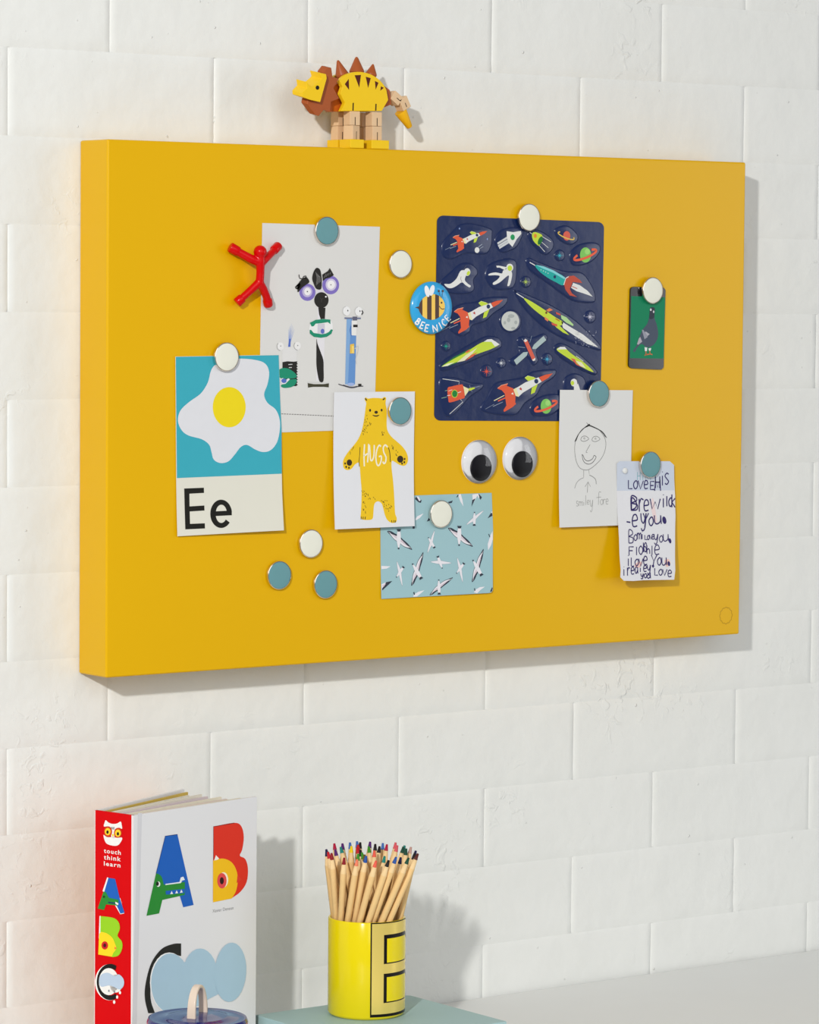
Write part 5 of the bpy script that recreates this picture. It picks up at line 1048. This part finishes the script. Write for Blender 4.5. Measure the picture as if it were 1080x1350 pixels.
ordn = ['leftmost', 'second from the left', 'third from the left', 'fourth from the left', 'fifth from the left', 'middle one', 'fifth from the right', 'fourth from the right', 'third from the right', 'second from the right', 'rightmost']
def cplane(px, b): return hit_plane(px[0], px[1], Vector((MC.x, MC.y, 0))+vc*b, vc)
for i, (col, x, y, rx) in enumerate(front):
    pr = ZP((rx, 735))[0]; q0 = cplane(pr, 0.0); a = (q0-MC).dot(vr)
    a = max(-RIN*0.97, min(RIN*0.97, a)); br = math.sqrt(max(0, RIN*RIN-a*a))*0.98
    rim = MC+vr*a+vc*br; rim.z = Z_RIM
    tip = cplane(ZP((x, y))[0], br*1.25+0.004)
    pencil(col, tip, rim, 'front')
for col, x, y in back:
    b = max(-0.036, min(0.022, (y-150)*0.00050)); tip = cplane(ZP((x, y))[0], b)
    a = (tip-MC).dot(vr); rim = MC+vr*a*0.62+vc*(b*0.62); rim.z = Z_RIM
    o2 = Vector((rim.x-MC.x, rim.y-MC.y, 0))
    if o2.length > RIN: o2 *= RIN/o2.length; rim = Vector((MC.x+o2.x, MC.y+o2.y, Z_RIM))
    pencil(col, tip, rim, 'back')
settle()
for p in PENCILS:                              # the bunch fans out a little above the rim
    k_ = (p[1]-MC).dot(vr)*0.13; p[1] += vr*k_; p[2] -= vr*k_*0.9
def tip_x(p): v = p[1]-CAM; return v.dot(RGT)/v.dot(FWD)
row = sorted([p for p in PENCILS if p[3] == 'front'], key=tip_x); same = {}
for p in sorted([p for p in PENCILS if p[3] == 'back'], key=tip_x): same.setdefault(p[0], []).append(p)
for i, p in enumerate(row): p[3] = 'front-row wooden pencil with a %s tip in the mug, %s' % (p[0], ordn[i])
for col, L_ in same.items():
    for i, p in enumerate(L_):
        w_ = 'leftmost' if i == 0 else 'rightmost' if i == len(L_)-1 else ['', 'second', 'third', 'fourth'][i]+' from left'
        p[3] = ('wooden pencil with %s %s tip behind the front row in the mug' % ('an' if col[0] in 'aeiou' else 'a', col)) if len(L_) == 1 else "wooden pencil behind the mug's front row, %s of the %s tips" % (w_, col)
for p_ in PENCILS: make_pencil(*p_)

# ------------------------------------------------------------------ lidded jar in front of the book
JR_Y = -0.250
lc = on_y(260.3, 1341, JR_Y); dist = (lc-CAM).dot(FWD); RJ = 66.5*dist/FPX
LZ = lc.z; JC = Vector((lc.x, lc.y, DESK_Z))
jar = thing('lidded_jar', 'ceramic jar with a glossy blue lid and cream loop handle before the book', 'jar', JC)
JB = mat('jar_cream_glaze', (222, 204, 186), 0.2, coat=0.5); JL = mat('jar_blue_glaze', (34, 40, 112), 0.10, coat=1.0, coat_rough=0.03); JN = mat('jar_indigo_line', (40, 22, 110), 0.15, coat=0.6); JP = mat('jar_pink_glaze', (196, 120, 130), 0.2, coat=0.5)
h0 = LZ-DESK_Z
lathe('jar_body', [(0, 0.002), (RJ*.80, 0.002), (RJ*.82, 0.0001), (RJ*.9, 0.002), (RJ*.98, 0.010), (RJ*.985, h0-0.016), (RJ*.97, h0-0.0095), (RJ*.9, h0-0.009), (RJ*.88, 0.008), (0, 0.006)], JB, jar, JC, n=64)
lathe('lid', [(0, h0-0.0075), (RJ*.86, h0-0.0075), (RJ*.99, h0-0.0085), (RJ, h0-0.0060), (RJ*1.0, h0-0.0025), (RJ*.975, h0-0.0002), (RJ*.95, h0), (RJ*.90, h0-0.0006), (RJ*.80, h0-0.0006), (RJ*.64, h0+0.0002), (RJ*.60, h0+0.0010), (RJ*.55, h0+0.0008), (RJ*.3, h0+0.0022), (0, h0+0.0028)], JL, jar, JC, n=72)
lathe('lid_band', [(RJ*1.002, h0-0.0082), (RJ*1.006, h0-0.0080), (RJ*1.006, h0-0.0040), (RJ*1.002, h0-0.0038)], JP, jar, JC, n=72)
av = Vector((0.029, 0.0208, 0)); al = av.length; av.normalize(); wv = Vector((-av.y, av.x, 0))
V, F = [], []; N_ = 22; HH = 0.0310; TH_ = 0.0036; WW = 0.0088
hc = JC+Vector((0, 0, h0+0.0008))+vc*0.0
for i in range(N_+1):
    a = math.pi*i/N_
    for (rr_, s_) in ((al/2, -1), (al/2, 1), (al/2-TH_, 1), (al/2-TH_, -1)):
        hz = HH if rr_ > al/2-0.001 else HH-TH_
        p = hc+av*(-math.cos(a)*rr_)+wv*(s_*WW/2*(1.0-0.18*math.sin(a)))+Vector((0, 0, math.sin(a)**0.8*hz)); V.append(p)
for i in range(N_):
    for k in range(4): F.append((i*4+k, i*4+(k+1) % 4, (i+1)*4+(k+1) % 4, (i+1)*4+k))
F += [(0, 1, 2, 3), (N_*4+3, N_*4+2, N_*4+1, N_*4)]
o = mesh_obj('loop_handle', V, F, JB, jar)
bm = bmesh.new(); bm.from_mesh(o.data); bmesh.ops.recalc_face_normals(bm, faces=bm.faces[:]); bm.to_mesh(o.data); bm.free()
bevel(o, 0.0012, 3)
